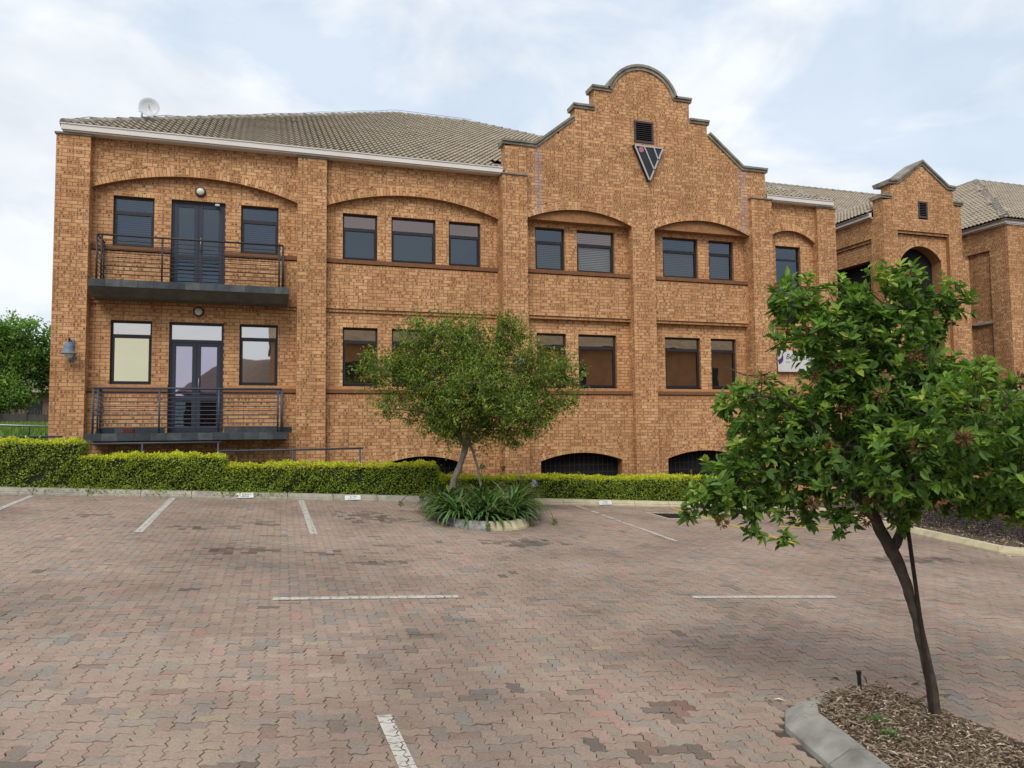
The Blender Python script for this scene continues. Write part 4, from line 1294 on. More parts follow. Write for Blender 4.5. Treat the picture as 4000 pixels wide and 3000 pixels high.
# triangular sign
sg = empty('triangle_sign', (10.2, G1, 7.4), 'black triangular sign with silver stripes and pink dot on the gable', 'sign')
tri = [(9.74, 7.985), (10.66, 7.985), (10.20, 6.97)]
MB().prism(tri, 1, G1 - .13, G1 - .01).build('panel', M['signblk'], sg)
def stripe(p, q, w):
    p, q = Vector(p), Vector(q); d = (q - p).normalized(); n_ = Vector((-d.y, d.x)) * w / 2
    MB().prism([tuple(p + n_), tuple(p - n_), tuple(q - n_), tuple(q + n_)], 1, G1 - .146, G1 - .128).build('stripe', M['signgrey'], sg)
stripe((9.76, 7.965), (10.64, 7.965), .042); stripe((9.77, 7.94), (10.19, 7.01), .042); stripe((10.63, 7.94), (10.21, 7.01), .042)
stripe((10.055, 7.945), (10.355, 7.30), .036); stripe((10.355, 7.945), (10.49, 7.60), .036)
MB().lathe((9.955, G1 - .128, 7.855), [(.0, .016), (.078, .016), (.078, 0)], 24, (0, -1, 0)).build('dot', M['pink'], sg)
# banner on the wall behind the tree
bn = empty('banner', (15.4, 19.1, 2.0), 'white banner with purple crescent and black lettering behind the foreground tree', 'banner')
by = PS - .10
MB().box(14.59, 16.05, by, by + .012, 1.72, 2.36).build('sheet', M['white'], bn)
cr_ = []
for k in range(13):
    a = R(-65 + 130 * k / 12 - 18); cr_.append((14.60 + .19 * math.cos(a), 2.13 + .19 * math.sin(a)))
for k in range(13):
    a = R(65 - 130 * k / 12 - 18); cr_.append((14.55 + .19 * math.cos(a) - .0, 2.22 + .15 * math.sin(a)))
MB().prism([(max(p[0], 14.592), p[1]) for p in cr_], 1, by - .004, by - .001).build('crescent', M['purple'], bn)
mwt = Matrix.Translation((14.87, by - .003, 2.10)) @ Matrix.Rotation(R(90), 4, 'X')
text_mesh('lettering', 'Best Laser', .235, M['ink'], bn, mwt, shear=.25)
text_mesh('lettering', 'laser', .085, M['greyink'], bn, Matrix.Translation((14.87, by - .003, 1.99)) @ Matrix.Rotation(R(90), 4, 'X'))
# satellite dish on the hip
ds = empty('satellite_dish', (-2.98, 20.32, 7.7), 'white round satellite dish on the left end of the roof', 'satellite dish')
MB().tube([(-2.98, 20.34, 7.65), (-2.98, 20.34, 8.14)], .022, 8).build('mast', M['steel'], ds, smooth=True)
dc = Vector((-2.80, 20.20, 8.10)); da = Vector((.10, -.97, .0)).normalized()
MB().lathe(dc, [(.0, -.05), (.09, -.042), (.17, -.02), (.232, .012), (.236, .010), (.17, -.03), (.09, -.052), (.0, -.06)], 32, da).build('reflector', M['dish'], ds, smooth=True)
MB().tube([dc - da * .05, dc + da * .14], .009, 6).build('feed', M['steel'], ds)
for k in range(4): MB().tube([(-3.06, 20.3, 8.0 + k * .035), (-2.95, 20.33, 8.0 + k * .035)], .005, 5).build('antenna_rod', M['steel'], ds)
MB().tube([(-2.98, 20.34, 8.02), dc - da * .06], .018, 6).build('arm', M['steel'], ds)
# lightning cable along the hip and ridge
pts = []
a_, b_ = Vector((EX0 + .1, EY + .1, EZ + .08)), Vector(Aq) + Vector((0, 0, .11))
pts.append((EX0 + .12, EY + .02, EZ - .0))
for k in range(25): pts.append(tuple(a_.lerp(b_, k / 24) + Vector((0, 0, .05 * math.sin(k * 1.7) * (1 if k < 8 else .3) + .06))))
pts.append((Bq[0], Bq[1], Bq[2] + .15))
tag(MB().tube(pts, .009, 5).build('lightning_cable', M['steel']), 'thin grey cable running along the roof hip and ridge', 'cable')
# rust-red box on the lower balcony
box_o = MB().box(-3.02, -2.79, 18.85, 18.97, .055, .15).build('door_stop_brick', M['redbox'], bevel=.006)
tag(box_o, 'small rust-red block on the lower balcony floor', 'block')

# handrails of the ramp behind the hedge
def handrail(a, b, posts, lab):
    e = MB().tube([a, b], .022, 8).build('handrail', M['rail2'], smooth=True)
    tag(e, lab, 'handrail', 'ramp handrails')
    for x in posts:
        t = (x - a[0]) / (b[0] - a[0]); z = a[2] + t * (b[2] - a[2])
        MB().tube([(x, a[1], gz(x, a[1]) - .05), (x, a[1], z)], .02, 8).build('post', M['rail2'], e, smooth=True)
handrail((-7.2, 17.9, .02), (-3.98, 17.9, -.01), (-6.6, -5.3, -4.0), 'highest ramp handrail at the left end of the hedge')
handrail((-3.80, 17.9, -.168), (-.90, 17.9, -.165), (-2.48, -.97), 'ramp handrail under the lower balcony')
handrail((-.95, 17.9, -.36), (2.16, 17.9, -.345), (-.93, .605, 2.10), 'lowest ramp handrail below the second pillar')

# ------------------------------------------------------------------ leaves
def frames(d, up_hint):
    d = d / np.linalg.norm(d, axis=1, keepdims=True)
    s = np.cross(d, up_hint); n = np.linalg.norm(s, axis=1, keepdims=True)
    s = np.where(n > 1e-4, s / np.maximum(n, 1e-6), np.array([[1., 0, 0]]))
    return d, s, np.cross(s, d)
LEAF_BIG = (np.array([[0, 0, 0], [.30, .5, .06], [.30, 0, -.05], [.30, -.5, .06], [.68, .44, .03], [.68, 0, -.09], [.68, -.44, .03], [1, 0, -.14]], float),
            [np.array([[0, 2, 1], [0, 3, 2], [4, 5, 7], [5, 6, 7]]), np.array([[1, 2, 5, 4], [2, 3, 6, 5]])])
LEAF_SMALL = (np.array([[0, 0, 0], [.5, .5, .1], [.5, -.5, .1], [1, 0, -.08]], float), [np.array([[0, 3, 1], [0, 2, 3]])])
def leaf_arrays(tmpl, P, d, hint, L_, Wd, val):
    T, G = tmpl
    d, s, n_ = frames(d, hint)
    V = P[:, None] + T[None, :, 0:1] * L_[:, None, None] * d[:, None] + T[None, :, 1:2] * Wd[:, None, None] * s[:, None] + T[None, :, 2:3] * L_[:, None, None] * n_[:, None]
    nv = len(T); N = len(P)
    groups = [(g[None] + (np.arange(N) * nv)[:, None, None]).reshape(-1, g.shape[1]) for g in G]
    fa = np.concatenate([np.repeat(val, len(g)) for g in G])
    fa = np.stack([fa, fa * 0, fa * 0, fa * 0 + 1], 1)
    return V.reshape(-1, 3), groups, fa
def leaf_obj(name, tmpl, P, d, hint, L_, Wd, val, mat, parent, kind='stuff'):
    V, g, fa = leaf_arrays(tmpl, P, d, hint, L_, Wd, val)
    o = link(name, mesh(name, V, g, mat, fa), parent)
    if kind: o['kind'] = kind
    return o
def unit(n):
    v = rng.normal(size=(n, 3)); return v / np.linalg.norm(v, axis=1, keepdims=True)

# ------------------------------------------------------------------ hedge, in clipped steps
def hedge(x0, x1, y0, y1, ztop, zoff, label, dens=2300):
    e = empty('hedge', ((x0 + x1) / 2, (y0 + y1) / 2, gz((x0 + x1) / 2, y0)), label, 'hedge', 'clipped hedge along the kerb')
    c = MB(); q = .05
    def zb(x): return gz(x, y0) + .02
    def zt(x): return ztop[0] + (ztop[1] - ztop[0]) * (x - x0) / (x1 - x0)
    c.hexa([(x0 + q, y0 + q, zb(x0)), (x1 - q, y0 + q, zb(x1)), (x1 - q, y1 - q, zb(x1)), (x0 + q, y1 - q, zb(x0)),
            (x0 + q, y0 + q, zt(x0) - q), (x1 - q, y0 + q, zt(x1) - q), (x1 - q, y1 - q, zt(x1) - q), (x0 + q, y1 - q, zt(x0) - q)])
    c.build('twig_core', M['hedgecore'], e)
    Ps, Ns, Vs = [], [], []
    H = (zt(x0) - zb(x0) + zt(x1) - zb(x1)) / 2
    def face(n, fn, nrm, base):
        n = int(n); u, v = rng.random(n), rng.random(n)
        p, val = fn(u, v)
        Ps.append(p); Ns.append(np.tile(np.array([nrm], float), (n, 1))); Vs.append(val)
    def ff(u, v):
        x = x0 + (x1 - x0) * u; t = zt(x); b = gz(x, y0) + .04; z = b + (t - b) * v
        h = t - z
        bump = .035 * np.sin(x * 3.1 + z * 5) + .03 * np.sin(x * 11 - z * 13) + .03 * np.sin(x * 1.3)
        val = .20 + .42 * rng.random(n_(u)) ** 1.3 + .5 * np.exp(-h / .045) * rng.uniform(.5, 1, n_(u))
        return np.stack([x, y0 + bump + rng.normal(0, .025, n_(u)), z], 1), val
    def tf(u, v):
        x = x0 + (x1 - x0) * u; y = y0 + (y1 - y0) * v
        bump = .025 * np.sin(x * 6 + y * 5) + .02 * np.sin(x * 17) + .02 * np.sin(x * 2.1)
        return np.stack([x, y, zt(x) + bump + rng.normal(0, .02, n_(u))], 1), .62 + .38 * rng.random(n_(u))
    def ef(xx, s):
        def f(u, v):
            y = y0 + (y1 - y0) * u; t = zt(xx); b = zb(xx); z = b + (t - b) * v
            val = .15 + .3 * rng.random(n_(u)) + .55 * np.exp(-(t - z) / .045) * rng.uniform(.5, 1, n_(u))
            return np.stack([np.full(n_(u), xx) + rng.normal(0, .025, n_(u)), y, z], 1), val
        return f
    n_ = len
    face((x1 - x0) * H * dens, ff, (0, -1, .25), 0)
    face((x1 - x0) * (y1 - y0) * dens, tf, (0, 0, 1), 0)
    face((y1 - y0) * H * dens * .7, ef(x1, 1), (1, 0, .2), 0)
    face((y1 - y0) * H * dens * .4, ef(x0, -1), (-1, 0, .2), 0)
    P, N, v = np.concatenate(Ps), np.concatenate(Ns), np.concatenate(Vs)
    k = len(P)
    d = unit(k) * .9 + N * .75
    hint = N + unit(k) * .7
    L_ = rng.uniform(.03, .055, k)
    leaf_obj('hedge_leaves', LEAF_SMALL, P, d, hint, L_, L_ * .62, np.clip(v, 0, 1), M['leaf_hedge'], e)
    # loose shoots standing above the clipped top
    sh = int((x1 - x0) * 1.6)
    m2 = MB(); SP_, SD, SV = [], [], []
    for _ in range(sh):
        x = rng.uniform(x0, x1); y = rng.uniform(y0 + .1, y1); h = rng.uniform(.06, .22)
        b = Vector((x, y, zt(x))); t = b + Vector((rng.normal(0, .03), rng.normal(0, .03), h))
        m2.tube([b, t], .003, 4)
        for s_ in np.linspace(.2, 1, 7):
            p = b.lerp(t, s_); SP_ += [p] * 2; a = rng.uniform(0, 6.3); SD += [(math.cos(a), math.sin(a), .5), (-math.cos(a), -math.sin(a), .5)]; SV += [rng.uniform(.55, .95)] * 2
    if sh:
        m2.build('shoot', M['leafstem'], e)
        k = len(SP_); L_ = rng.uniform(.03, .05, k)
        leaf_obj('shoot_leaves', LEAF_SMALL, np.array(SP_), np.array(SD), np.tile([[0, 0, 1.]], (k, 1)), L_, L_ * .6, np.array(SV), M['leaf_hedge'], e)
    return e
M['hedgecore'] = plain('hedge_core', (.014, .022, .008), .95, var=.3)
M['leafstem'] = plain('green_stem', (.08, .11, .03), .8)
HY0, HY1 = 16.93, 17.65
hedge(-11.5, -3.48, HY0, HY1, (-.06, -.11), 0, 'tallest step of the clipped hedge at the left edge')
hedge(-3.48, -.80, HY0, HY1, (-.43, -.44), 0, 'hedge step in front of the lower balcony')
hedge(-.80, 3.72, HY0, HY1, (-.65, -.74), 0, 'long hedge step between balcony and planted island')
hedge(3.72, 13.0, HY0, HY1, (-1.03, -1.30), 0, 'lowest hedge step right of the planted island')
# runners hanging over the kerb
ov = empty('hedge_runner', (-3.2, 16.8, -1.0), 'leafy runners of the hedge spilling over the kerb at the left', 'plant')
kk = 900
cx = rng.choice([-3.9, -3.3, -3.0, -1.9, -.7, .0, -.35], kk) + rng.normal(0, .22, kk); yy = 16.62 + .35 * rng.random(kk)
P = np.stack([cx, yy, gz(cx, yy) + .13 - np.clip(16.8 - yy, 0, 1) * .45 + rng.normal(0, .02, kk) + .02], 1)
L_ = rng.uniform(.03, .055, kk)
leaf_obj('hedge_leaves', LEAF_SMALL, P, unit(kk) + np.array([[0, -.6, .2]]), np.array([[0, -.5, 1]]) + unit(kk) * .5, L_, L_ * .62, rng.uniform(.15, .5, kk), M['leaf_hedge'], ov)

# ------------------------------------------------------------------ planted island at the hedge
def flat_poly(poly, h, mat, name, parent=None, kind=None):
    o = MB().quad(*[(x, y, gz(x, y) + h) for x, y in poly]).build(name, mat, parent)
    if kind: o['kind'] = kind
    return o
isl = flat_poly([(3.30, 16.9), (3.2, 14.4), (3.25, 13.1), (3.65, 12.8), (4.10, 12.9), (4.50, 13.3), (5.65, 16.9)], .07, M['soil'], 'planting_bed', kind='structure')
kerb_line(isl, [(3.28, 16.6), (3.10, 14.4), (3.12, 13.0)], M['kerbgrey'], .75, .13, .2, 1)
kerb_line(isl, [(3.12, 13.0), (3.45, 12.66), (3.66, 12.60)], M['kerbgrey'], .45, .14, .2, 1)
kerb_line(isl, [(3.66, 12.60), (4.20, 12.72)], M['kerbyel'], .28, .14, .2, 1)
kerb_line(isl, [(4.20, 12.72), (4.42, 12.92), (4.62, 13.25)], M['kerbyel'], .4, .14, .2, 1)
kerb_line(isl, [(4.62, 13.25), (5.74, 16.6)], M['kerbgrey'], .8, .13, .2, 1)
def strap_leaves(n, L0, w):
    V, F, fa = [], [], []
    for k in range(n):
        az = rng.uniform(0, 2 * math.pi); el = R(rng.uniform(38, 82)); L1 = L0 * rng.uniform(.65, 1.1); nseg = 6
        h = np.array([math.cos(az), math.sin(az)]); sd = np.array([-h[1], h[0], 0])
        p = np.array([h[0] * .03, h[1] * .03, 0]); droop = rng.uniform(.16, .36); e_ = el; v = rng.beta(2, 2.5)
        b = len(V)
        for s in range(nseg + 1):
            t = s / nseg; ww = w * (1 - t ** 3) * (.7 + .6 * min(1, t * 4)) * .5 + .001
            V.append(p + sd * ww); V.append(p - sd * ww)
            p = p + L1 / nseg * np.array([h[0] * math.cos(e_), h[1] * math.cos(e_), math.sin(e_)]); e_ -= droop * (1 + t)
        for s in range(nseg): F.append([b + 2 * s, b + 2 * s + 1, b + 2 * s + 3, b + 2 * s + 2]); fa.append([v, 0, 0, 1])
    return np.array(V), np.array(F), np.array(fa)
def umbel(parent, base, tip, bend, val, r=.06):
    b, t = Vector(base), Vector(tip); m = (b + t) / 2 + Vector(bend)
    pts = [(1 - s) ** 2 * b + 2 * s * (1 - s) * m + s * s * t for s in np.linspace(0, 1, 9)]
    MB().tube(pts, .007, 5).build('stalk', M['leafstem'], parent, smooth=True)
    k = 46; d = unit(k); L_ = np.full(k, r) * rng.uniform(.7, 1.1, k)
    leaf_obj('flower_head', LEAF_SMALL, np.tile(np.array(t)[None], (k, 1)) + d * .012, d, unit(k), L_, np.full(k, .014), np.clip(val + rng.normal(0, .1, k), 0, 1), M['flower'], parent)
AG = [(3.30, 13.3, .58, 0), (3.75, 13.1, .52, 0), (4.25, 13.35, .56, 0), (3.45, 13.9, .62, 0), (3.95, 13.8, .64, 0), (4.50, 13.9, .62, 0), (3.35, 14.6, .62, 0), (4.0, 14.5, .66, 0), (4.65, 14.5, .66, 0), (4.95, 15.0, .66, 0), (3.6, 15.4, .6, 0), (4.4, 15.3, .66, 0), (5.1, 15.6, .66, 0), (3.25, 13.75, .5, 0)]
for i_, (x, y, L0, _) in enumerate(AG):
    V, F, fa = strap_leaves(105, L0 * 1.35, .046)
    o = link('agapanthus', mesh('agapanthus', V, [F], M['leaf_agap'], fa, smooth=True), None, Vector((x, y, gz(x, y) + .06)))
    tag(o, 'clump of dark green strap leaves in the planted island', 'plant', 'strap-leaved plants in the island')
fl = empty('agapanthus_flower', (3.7, 13.2, gz(3.7, 13.2)), 'pale green flower heads on arching stalks around the planted island', 'flowers')
for (b, t, bend, v) in (((3.7, 13.3, -1.55), (3.62, 12.55, -1.60), (0, -.2, .42), .3), ((4.6, 14.0, -1.4), (5.15, 13.4, -1.68), (.3, 0, .30), .35), ((4.5, 14.4, -1.4), (5.05, 14.2, -1.02), (.1, 0, .1), .98), ((3.5, 13.8, -1.4), (2.55, 15.0, -1.38), (-.4, .2, .45), .4), ((4.0, 13.4, -1.4), (4.06, 12.95, -1.12), (0, -.15, .2), .45), ((3.8, 13.3, -1.5), (3.80, 12.88, -1.32), (0, -.1, .1), .5),
                        ((3.55, 13.6, -1.4), (3.30, 13.1, -1.18), (0, 0, .2), .5), ((3.5, 13.5, -1.4), (3.42, 12.95, -1.38), (0, 0, .2), .5), ((4.3, 15.6, -1.4), (4.35, 15.5, -.72), (0, 0, .1), .3), ((4.7, 15.7, -1.4), (4.85, 15.6, -.78), (0, 0, .1), .3), ((4.9, 15.0, -1.4), (5.05, 14.95, -.95), (0, 0, .1), .35)):
    umbel(fl, b, t, bend, v, .075)

# ------------------------------------------------------------------ trees
def clusters(lobes, per_m2, depth_scale, seed_in=.0):
    """shoot tips spread over and through the lobes; returns positions and outward directions"""
    P, D = [], []
    for (x, y, z, r) in lobes:
        n = max(3, int(per_m2 * r * r * 12.6))
        u = unit(n); rr = r * rng.uniform(.45, 1.05, n) ** .7
        c = np.array([x, y, z]) + np.array(fwd)[None] * rng.normal(0, depth_scale * .35)
        p = c + u * rr[:, None] * np.array([[1, 1, .92]])
        P.append(p); D.append(u)
    return np.concatenate(P), np.concatenate(D)
def limb(parent, name, pts, rad, mat, jig=.0):
    q = []
    pts = [Vector(p) for p in pts]
    # smooth a polyline
    n = len(pts)
    out, rr = [], []
    for i in range(n - 1):
        p0, p1, p2, p3 = pts[max(i - 1, 0)], pts[i], pts[i + 1], pts[min(i + 2, n - 1)]
        for k in range(4):
            t = k / 4
            out.append(.5 * ((2 * p1) + (-p0 + p2) * t + (2 * p0 - 5 * p1 + 4 * p2 - p3) * t * t + (-p0 + 3 * p1 - 3 * p2 + p3) * t ** 3) + Vector((rnd.uniform(-jig, jig), rnd.uniform(-jig, jig), 0)))
            rr.append((rad[i] * (1 - t) + rad[i + 1] * t) * (1 + rnd.uniform(-.05, .05)))
    out.append(pts[-1]); rr.append(rad[-1])
    return MB().tube(out, rr, 10).build(name, mat, parent, smooth=True)

# foreground tree
FG = [(3.64,4.11,0.82,0.20),(3.91,4.02,0.89,0.22),(4.19,3.93,0.92,0.19),(3.38,4.20,0.86,0.19),(3.28,4.23,0.81,0.10),(4.37,3.88,0.82,0.12),(3.67,4.12,0.59,0.32),(4.00,4.01,0.63,0.26),(3.40,4.21,0.66,0.13),(3.25,4.25,0.59,0.10),(4.25,3.92,0.68,0.12),(3.64,4.15,0.33,0.22),(3.84,4.08,0.29,0.32),(4.16,3.98,0.29,0.26),(4.37,3.91,0.34,0.17),(3.12,4.32,0.20,0.19),(2.96,4.37,0.18,0.10),(3.27,4.28,0.04,0.26),(3.60,4.18,-0.04,0.34),(3.97,4.06,-0.05,0.36),(4.33,3.94,0.03,0.31),(4.62,3.84,0.08,0.22),(4.85,3.78,-0.06,0.26),(3.13,4.35,-0.21,0.22),(2.95,4.41,-0.34,0.19),(2.81,4.47,-0.46,0.14),(3.13,4.36,-0.48,0.15),(3.36,4.28,-0.35,0.26),(3.68,4.18,-0.35,0.26),(4.01,4.07,-0.39,0.24),(4.33,3.96,-0.31,0.27),(4.62,3.87,-0.36,0.24),(4.90,3.78,-0.40,0.26),(3.10,4.38,-0.65,0.08),(3.29,4.32,-0.69,0.07),(2.69,4.51,-0.55,0.07),(3.44,4.27,-0.57,0.10),(4.01,4.09,-0.59,0.09),(4.46,3.94,-0.55,0.10),(4.74,3.85,-0.58,0.09),(3.65,4.20,-0.61,0.10),
      (4.2,4.7,.3,.3),(3.6,4.8,-.1,.34),(4.2,4.6,.0,.34),(3.9,3.5,.1,.3),(4.2,3.45,-.2,.3),(3.7,3.65,-.2,.28),(4.0,4.55,.6,.24),(4.5,4.4,-.2,.28),(3.4,4.7,-.3,.24),(5.1,4.0,-.2,.26),(4.6,3.4,-.1,.26)]
tr = empty('young_tree', (4.28, 4.09, gz(4.28, 4.09)), 'young broad-leaved tree with bent trunk in the mulch island at the right', 'tree')
limb(tr, 'trunk', [(4.285, 4.09, -2.08), (4.25, 4.085, -1.75), (4.18, 4.085, -1.41), (4.115, 4.09, -1.16), (4.06, 4.095, -.985), (3.985, 4.11, -.82), (3.90, 4.125, -.66), (3.83, 4.14, -.50)], [.042, .036, .033, .032, .034, .042, .038, .034], M['bark'], .004)
br = [([(3.985, 4.11, -.82), (4.05, 4.085, -.68), (4.09, 4.06, -.50), (4.15, 4.0, -.1), (4.2, 3.97, .5)], [.034, .028, .024, .018, .008]),
      ([(3.83, 4.14, -.50), (3.75, 4.15, -.25), (3.72, 4.14, .2), (3.8, 4.08, .8)], [.034, .027, .02, .008]),
      ([(3.83, 4.14, -.50), (3.6, 4.2, -.35), (3.3, 4.3, -.3), (2.95, 4.42, -.42)], [.035, .026, .018, .007]),
      ([(4.09, 4.06, -.50), (4.35, 3.95, -.3), (4.7, 3.85, -.2)], [.028, .02, .008]),
      ([(3.75, 4.15, -.25), (3.5, 4.2, .0), (3.25, 4.28, .2), (3.0, 4.35, .22)], [.026, .018, .012, .006]),
      ([(3.72, 4.14, .1), (3.55, 4.18, .5), (3.3, 4.23, .85)], [.022, .015, .006]),
      ([(4.15, 4.0, .0), (4.25, 3.94, .5), (4.36, 3.89, .8)], [.014, .009, .005]),
      ([(3.75, 4.15, -.2), (3.7, 4.5, .1), (3.7, 4.8, .3)], [.022, .015, .006]),
      ([(4.1, 4.05, -.4), (4.1, 3.7, -.1), (4.1, 3.45, .1)], [.022, .015, .006]),
      ([(3.36, 4.24, .24), (3.2, 4.29, .35), (3.05, 4.33, .36), (2.92, 4.38, .42)], [.008, .006, .005, .003])]
for p, r in br: limb(tr, 'branch', p, r, M['bark'], .006)
tips, outd = clusters([(a, b, c, d * 1.13 if d > .11 else d) for a, b, c, d in FG], 70, .25)
# twigs feeding the shoot tips
m2 = MB()
for p, d in list(zip(tips, outd))[::5]:
    a = Vector(p) - Vector(d) * rnd.uniform(.08, .18) + Vector((0, 0, -.05)); m2.tube([a, Vector(p)], [.004, .0025], 4, cap=False)
tag(m2.build('twigs', M['bark'], tr), kind='stuff')
Pl, Dl, Hl, Ll, Wl, Vl = [], [], [], [], [], []
ztop = 1.0
for p, d in zip(tips, outd):
    ax = d * .7 + np.array([0, 0, .55]) + rng.normal(0, .25, 3); ax /= np.linalg.norm(ax)
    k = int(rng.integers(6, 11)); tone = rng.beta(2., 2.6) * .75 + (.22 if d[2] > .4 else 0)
    for q in range(k):
        a = unit(1)[0]; a = a - ax * a.dot(ax); a /= np.linalg.norm(a) + 1e-6
        dr = a * rng.uniform(.5, 1.1) + ax * rng.uniform(.1, .9) + np.array([0, 0, -.18])
        Pl.append(p - ax * rng.uniform(0, .06)); Dl.append(dr); Hl.append(ax + rng.normal(0, .35, 3) + np.array([0, 0, .5]))
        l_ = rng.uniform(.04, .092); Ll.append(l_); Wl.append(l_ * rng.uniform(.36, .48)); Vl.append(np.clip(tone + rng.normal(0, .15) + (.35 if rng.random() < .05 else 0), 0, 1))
Pl, Dl, Hl, Ll, Wl, Vl = map(np.array, (Pl, Dl, Hl, Ll, Wl, Vl))
Hl = np.cross(np.cross(Dl, Hl), Dl)
# frames() takes a hint for the side axis: side = d x hint
dist = np.linalg.norm(Pl, axis=1)
order = np.argsort(np.where(np.array([inview(p, -.02) for p in Pl]), dist / Ll, 1e6))
one, rest = order[:300], order[300:]
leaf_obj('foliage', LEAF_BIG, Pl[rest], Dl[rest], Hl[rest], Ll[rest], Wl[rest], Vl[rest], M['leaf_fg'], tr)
lm = []
for c in range(8):
    v = (c + .5) / 8
    T, G = LEAF_BIG; nf = sum(len(g) for g in G)
    lm.append(mesh('leaf', T, G, M['leaf_fg'], np.tile([[v, 0, 0, 1]], (nf, 1))))
for i in one:
    d, s, n_ = frames(Dl[i:i + 1], Hl[i:i + 1]); d, s, n_ = d[0] * Ll[i], s[0] * Wl[i], n_[0] * Ll[i]
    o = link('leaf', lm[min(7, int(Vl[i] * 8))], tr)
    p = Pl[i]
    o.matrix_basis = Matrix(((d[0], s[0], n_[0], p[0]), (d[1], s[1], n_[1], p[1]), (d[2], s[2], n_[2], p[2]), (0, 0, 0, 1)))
# brown seed clusters
sd_ = [i for i in rng.permutation(len(tips)) if np.dot(outd[i], np.array(fwd)) < -.1][:34]
for i in sd_:
    k = 46; u = unit(k); c = tips[i] + outd[i] * .03 + np.array([0, 0, -.02])
    leaf_obj('seed_cluster', LEAF_SMALL, c + u * .016, u, unit(k), rng.uniform(.025, .055, k), np.full(k, .013), rng.random(k), M['seed'], tr, None)
# steel stake beside the trunk and a sprinkler stub
tag(MB().tube([(4.235, 4.055, -2.06), (4.145, 4.045, -1.35), (4.035, 4.035, -.53)], .013, 8).build('tree_stake', M['stake']), 'dark rusty stake tied along the young tree trunk', 'stake')
sk = empty('sprinkler_riser', (4.127, 4.60, gz(4.127, 4.6)), 'short black sprinkler riser standing in the mulch', 'sprinkler')
MB().tube([(4.127, 4.60, -2.02), (4.115, 4.60, -1.775)], .014, 8).build('pipe', M['black'], sk)
MB().tube([(4.115, 4.60, -1.777), (4.113, 4.60, -1.755)], .019, 8).build('cap', M['black'], sk)

# mulch island under it
bed = flat_poly([(3.50, 4.25), (3.60, 4.45), (3.78, 4.56), (4.3, 4.62), (4.44, 4.42), (4.50, 3.8), (4.60, .8), (2.9, .8), (3.24, 3.0), (3.40, 3.75)], .085, M['soil'], 'planting_bed', kind='structure')
kerb_line(bed, [(4.30, 4.70), (3.69, 4.68)], M['kerbgrey'], .6, .085, .10, 1)
kerb_line(bed, [(3.69, 4.68), (3.42, 4.55), (3.23, 4.30)], M['kerbnear'], .4, .11, .22, 1, top=.13, bev=.004, jit=.001)
kerb_line(bed, [(3.23, 4.30), (3.12, 3.77), (2.96, 3.0), (2.55, .8)], M['kerbnear'], .58, .11, .25, 1, top=.15, bev=.004, jit=.001)
kk = 26000
mp_ = np.stack([rng.uniform(3.0, 4.75, kk), rng.uniform(1.2, 4.66, kk)], 1)
bedpoly = [(3.47, 4.24), (3.56, 4.46), (3.76, 4.58), (4.34, 4.66), (4.52, 4.45), (4.60, 3.8), (4.70, .8), (2.86, .8), (3.21, 3.0), (3.37, 3.75)]
mp_ = mp_[[inside(bedpoly, *q) for q in mp_]]
kk = len(mp_)
z = gz(mp_[:, 0], mp_[:, 1]) + .09 + .03 * np.exp(-((mp_[:, 0] - 4.05) ** 2) / .1) - .07 * np.clip((mp_[:, 0] - 4.35) / .2, 0, 1) + rng.uniform(0, .02, kk)
P = np.concatenate([mp_, z[:, None]], 1)
d = unit(kk) * np.array([[1, 1, .28]]); L_ = rng.gamma(2.5, .011, kk) + .008
leaf_obj('mulch_chips', LEAF_SMALL, P, d, unit(kk) * .5 + np.cross(d, np.array([[0, 0, 1.]])) * 0 + np.array([[.0, .0, 1.]]), L_, rng.uniform(.004, .014, kk), rng.beta(1.6, 1.5, kk), M['mulch'], bed)
# a few chips kicked onto the paving
kk = 70; q = np.stack([rng.uniform(3.4, 5.2, kk), rng.uniform(4.3, 5.15, kk)], 1); P = np.concatenate([q, (gz(q[:, 0], q[:, 1]) + .008)[:, None]], 1)
L_ = rng.gamma(2, .015, kk) + .01
leaf_obj('mulch_chips', LEAF_SMALL, P, unit(kk) * np.array([[1, 1, .1]]), np.tile([[0, 0, 1.]], (kk, 1)), L_, L_ * .3, rng.random(kk), M['mulch'], bed)
for (x, y, r, lab) in ((3.75, 4.05, .085, 'larger green weed sprouting from the mulch'), (3.66, 3.86, .055, 'small green weed near the lower edge of the mulch')):
    kk = 60; u = unit(kk); u[:, 2] = np.abs(u[:, 2]); P = np.array([x, y, gz(x, y) + .10]) + u * r * rng.uniform(.3, 1, kk)[:, None] * np.array([[1, 1, .5]])
    L_ = rng.uniform(.018, .032, kk)
    w_ = leaf_obj('weed', LEAF_SMALL, P, u, np.tile([[0, 0, 1.]], (kk, 1)) + unit(kk) * .3, L_, L_ * .8, rng.uniform(.4, .8, kk), M['leaf_agap'], None, None)
    tag(w_, lab, 'weed')

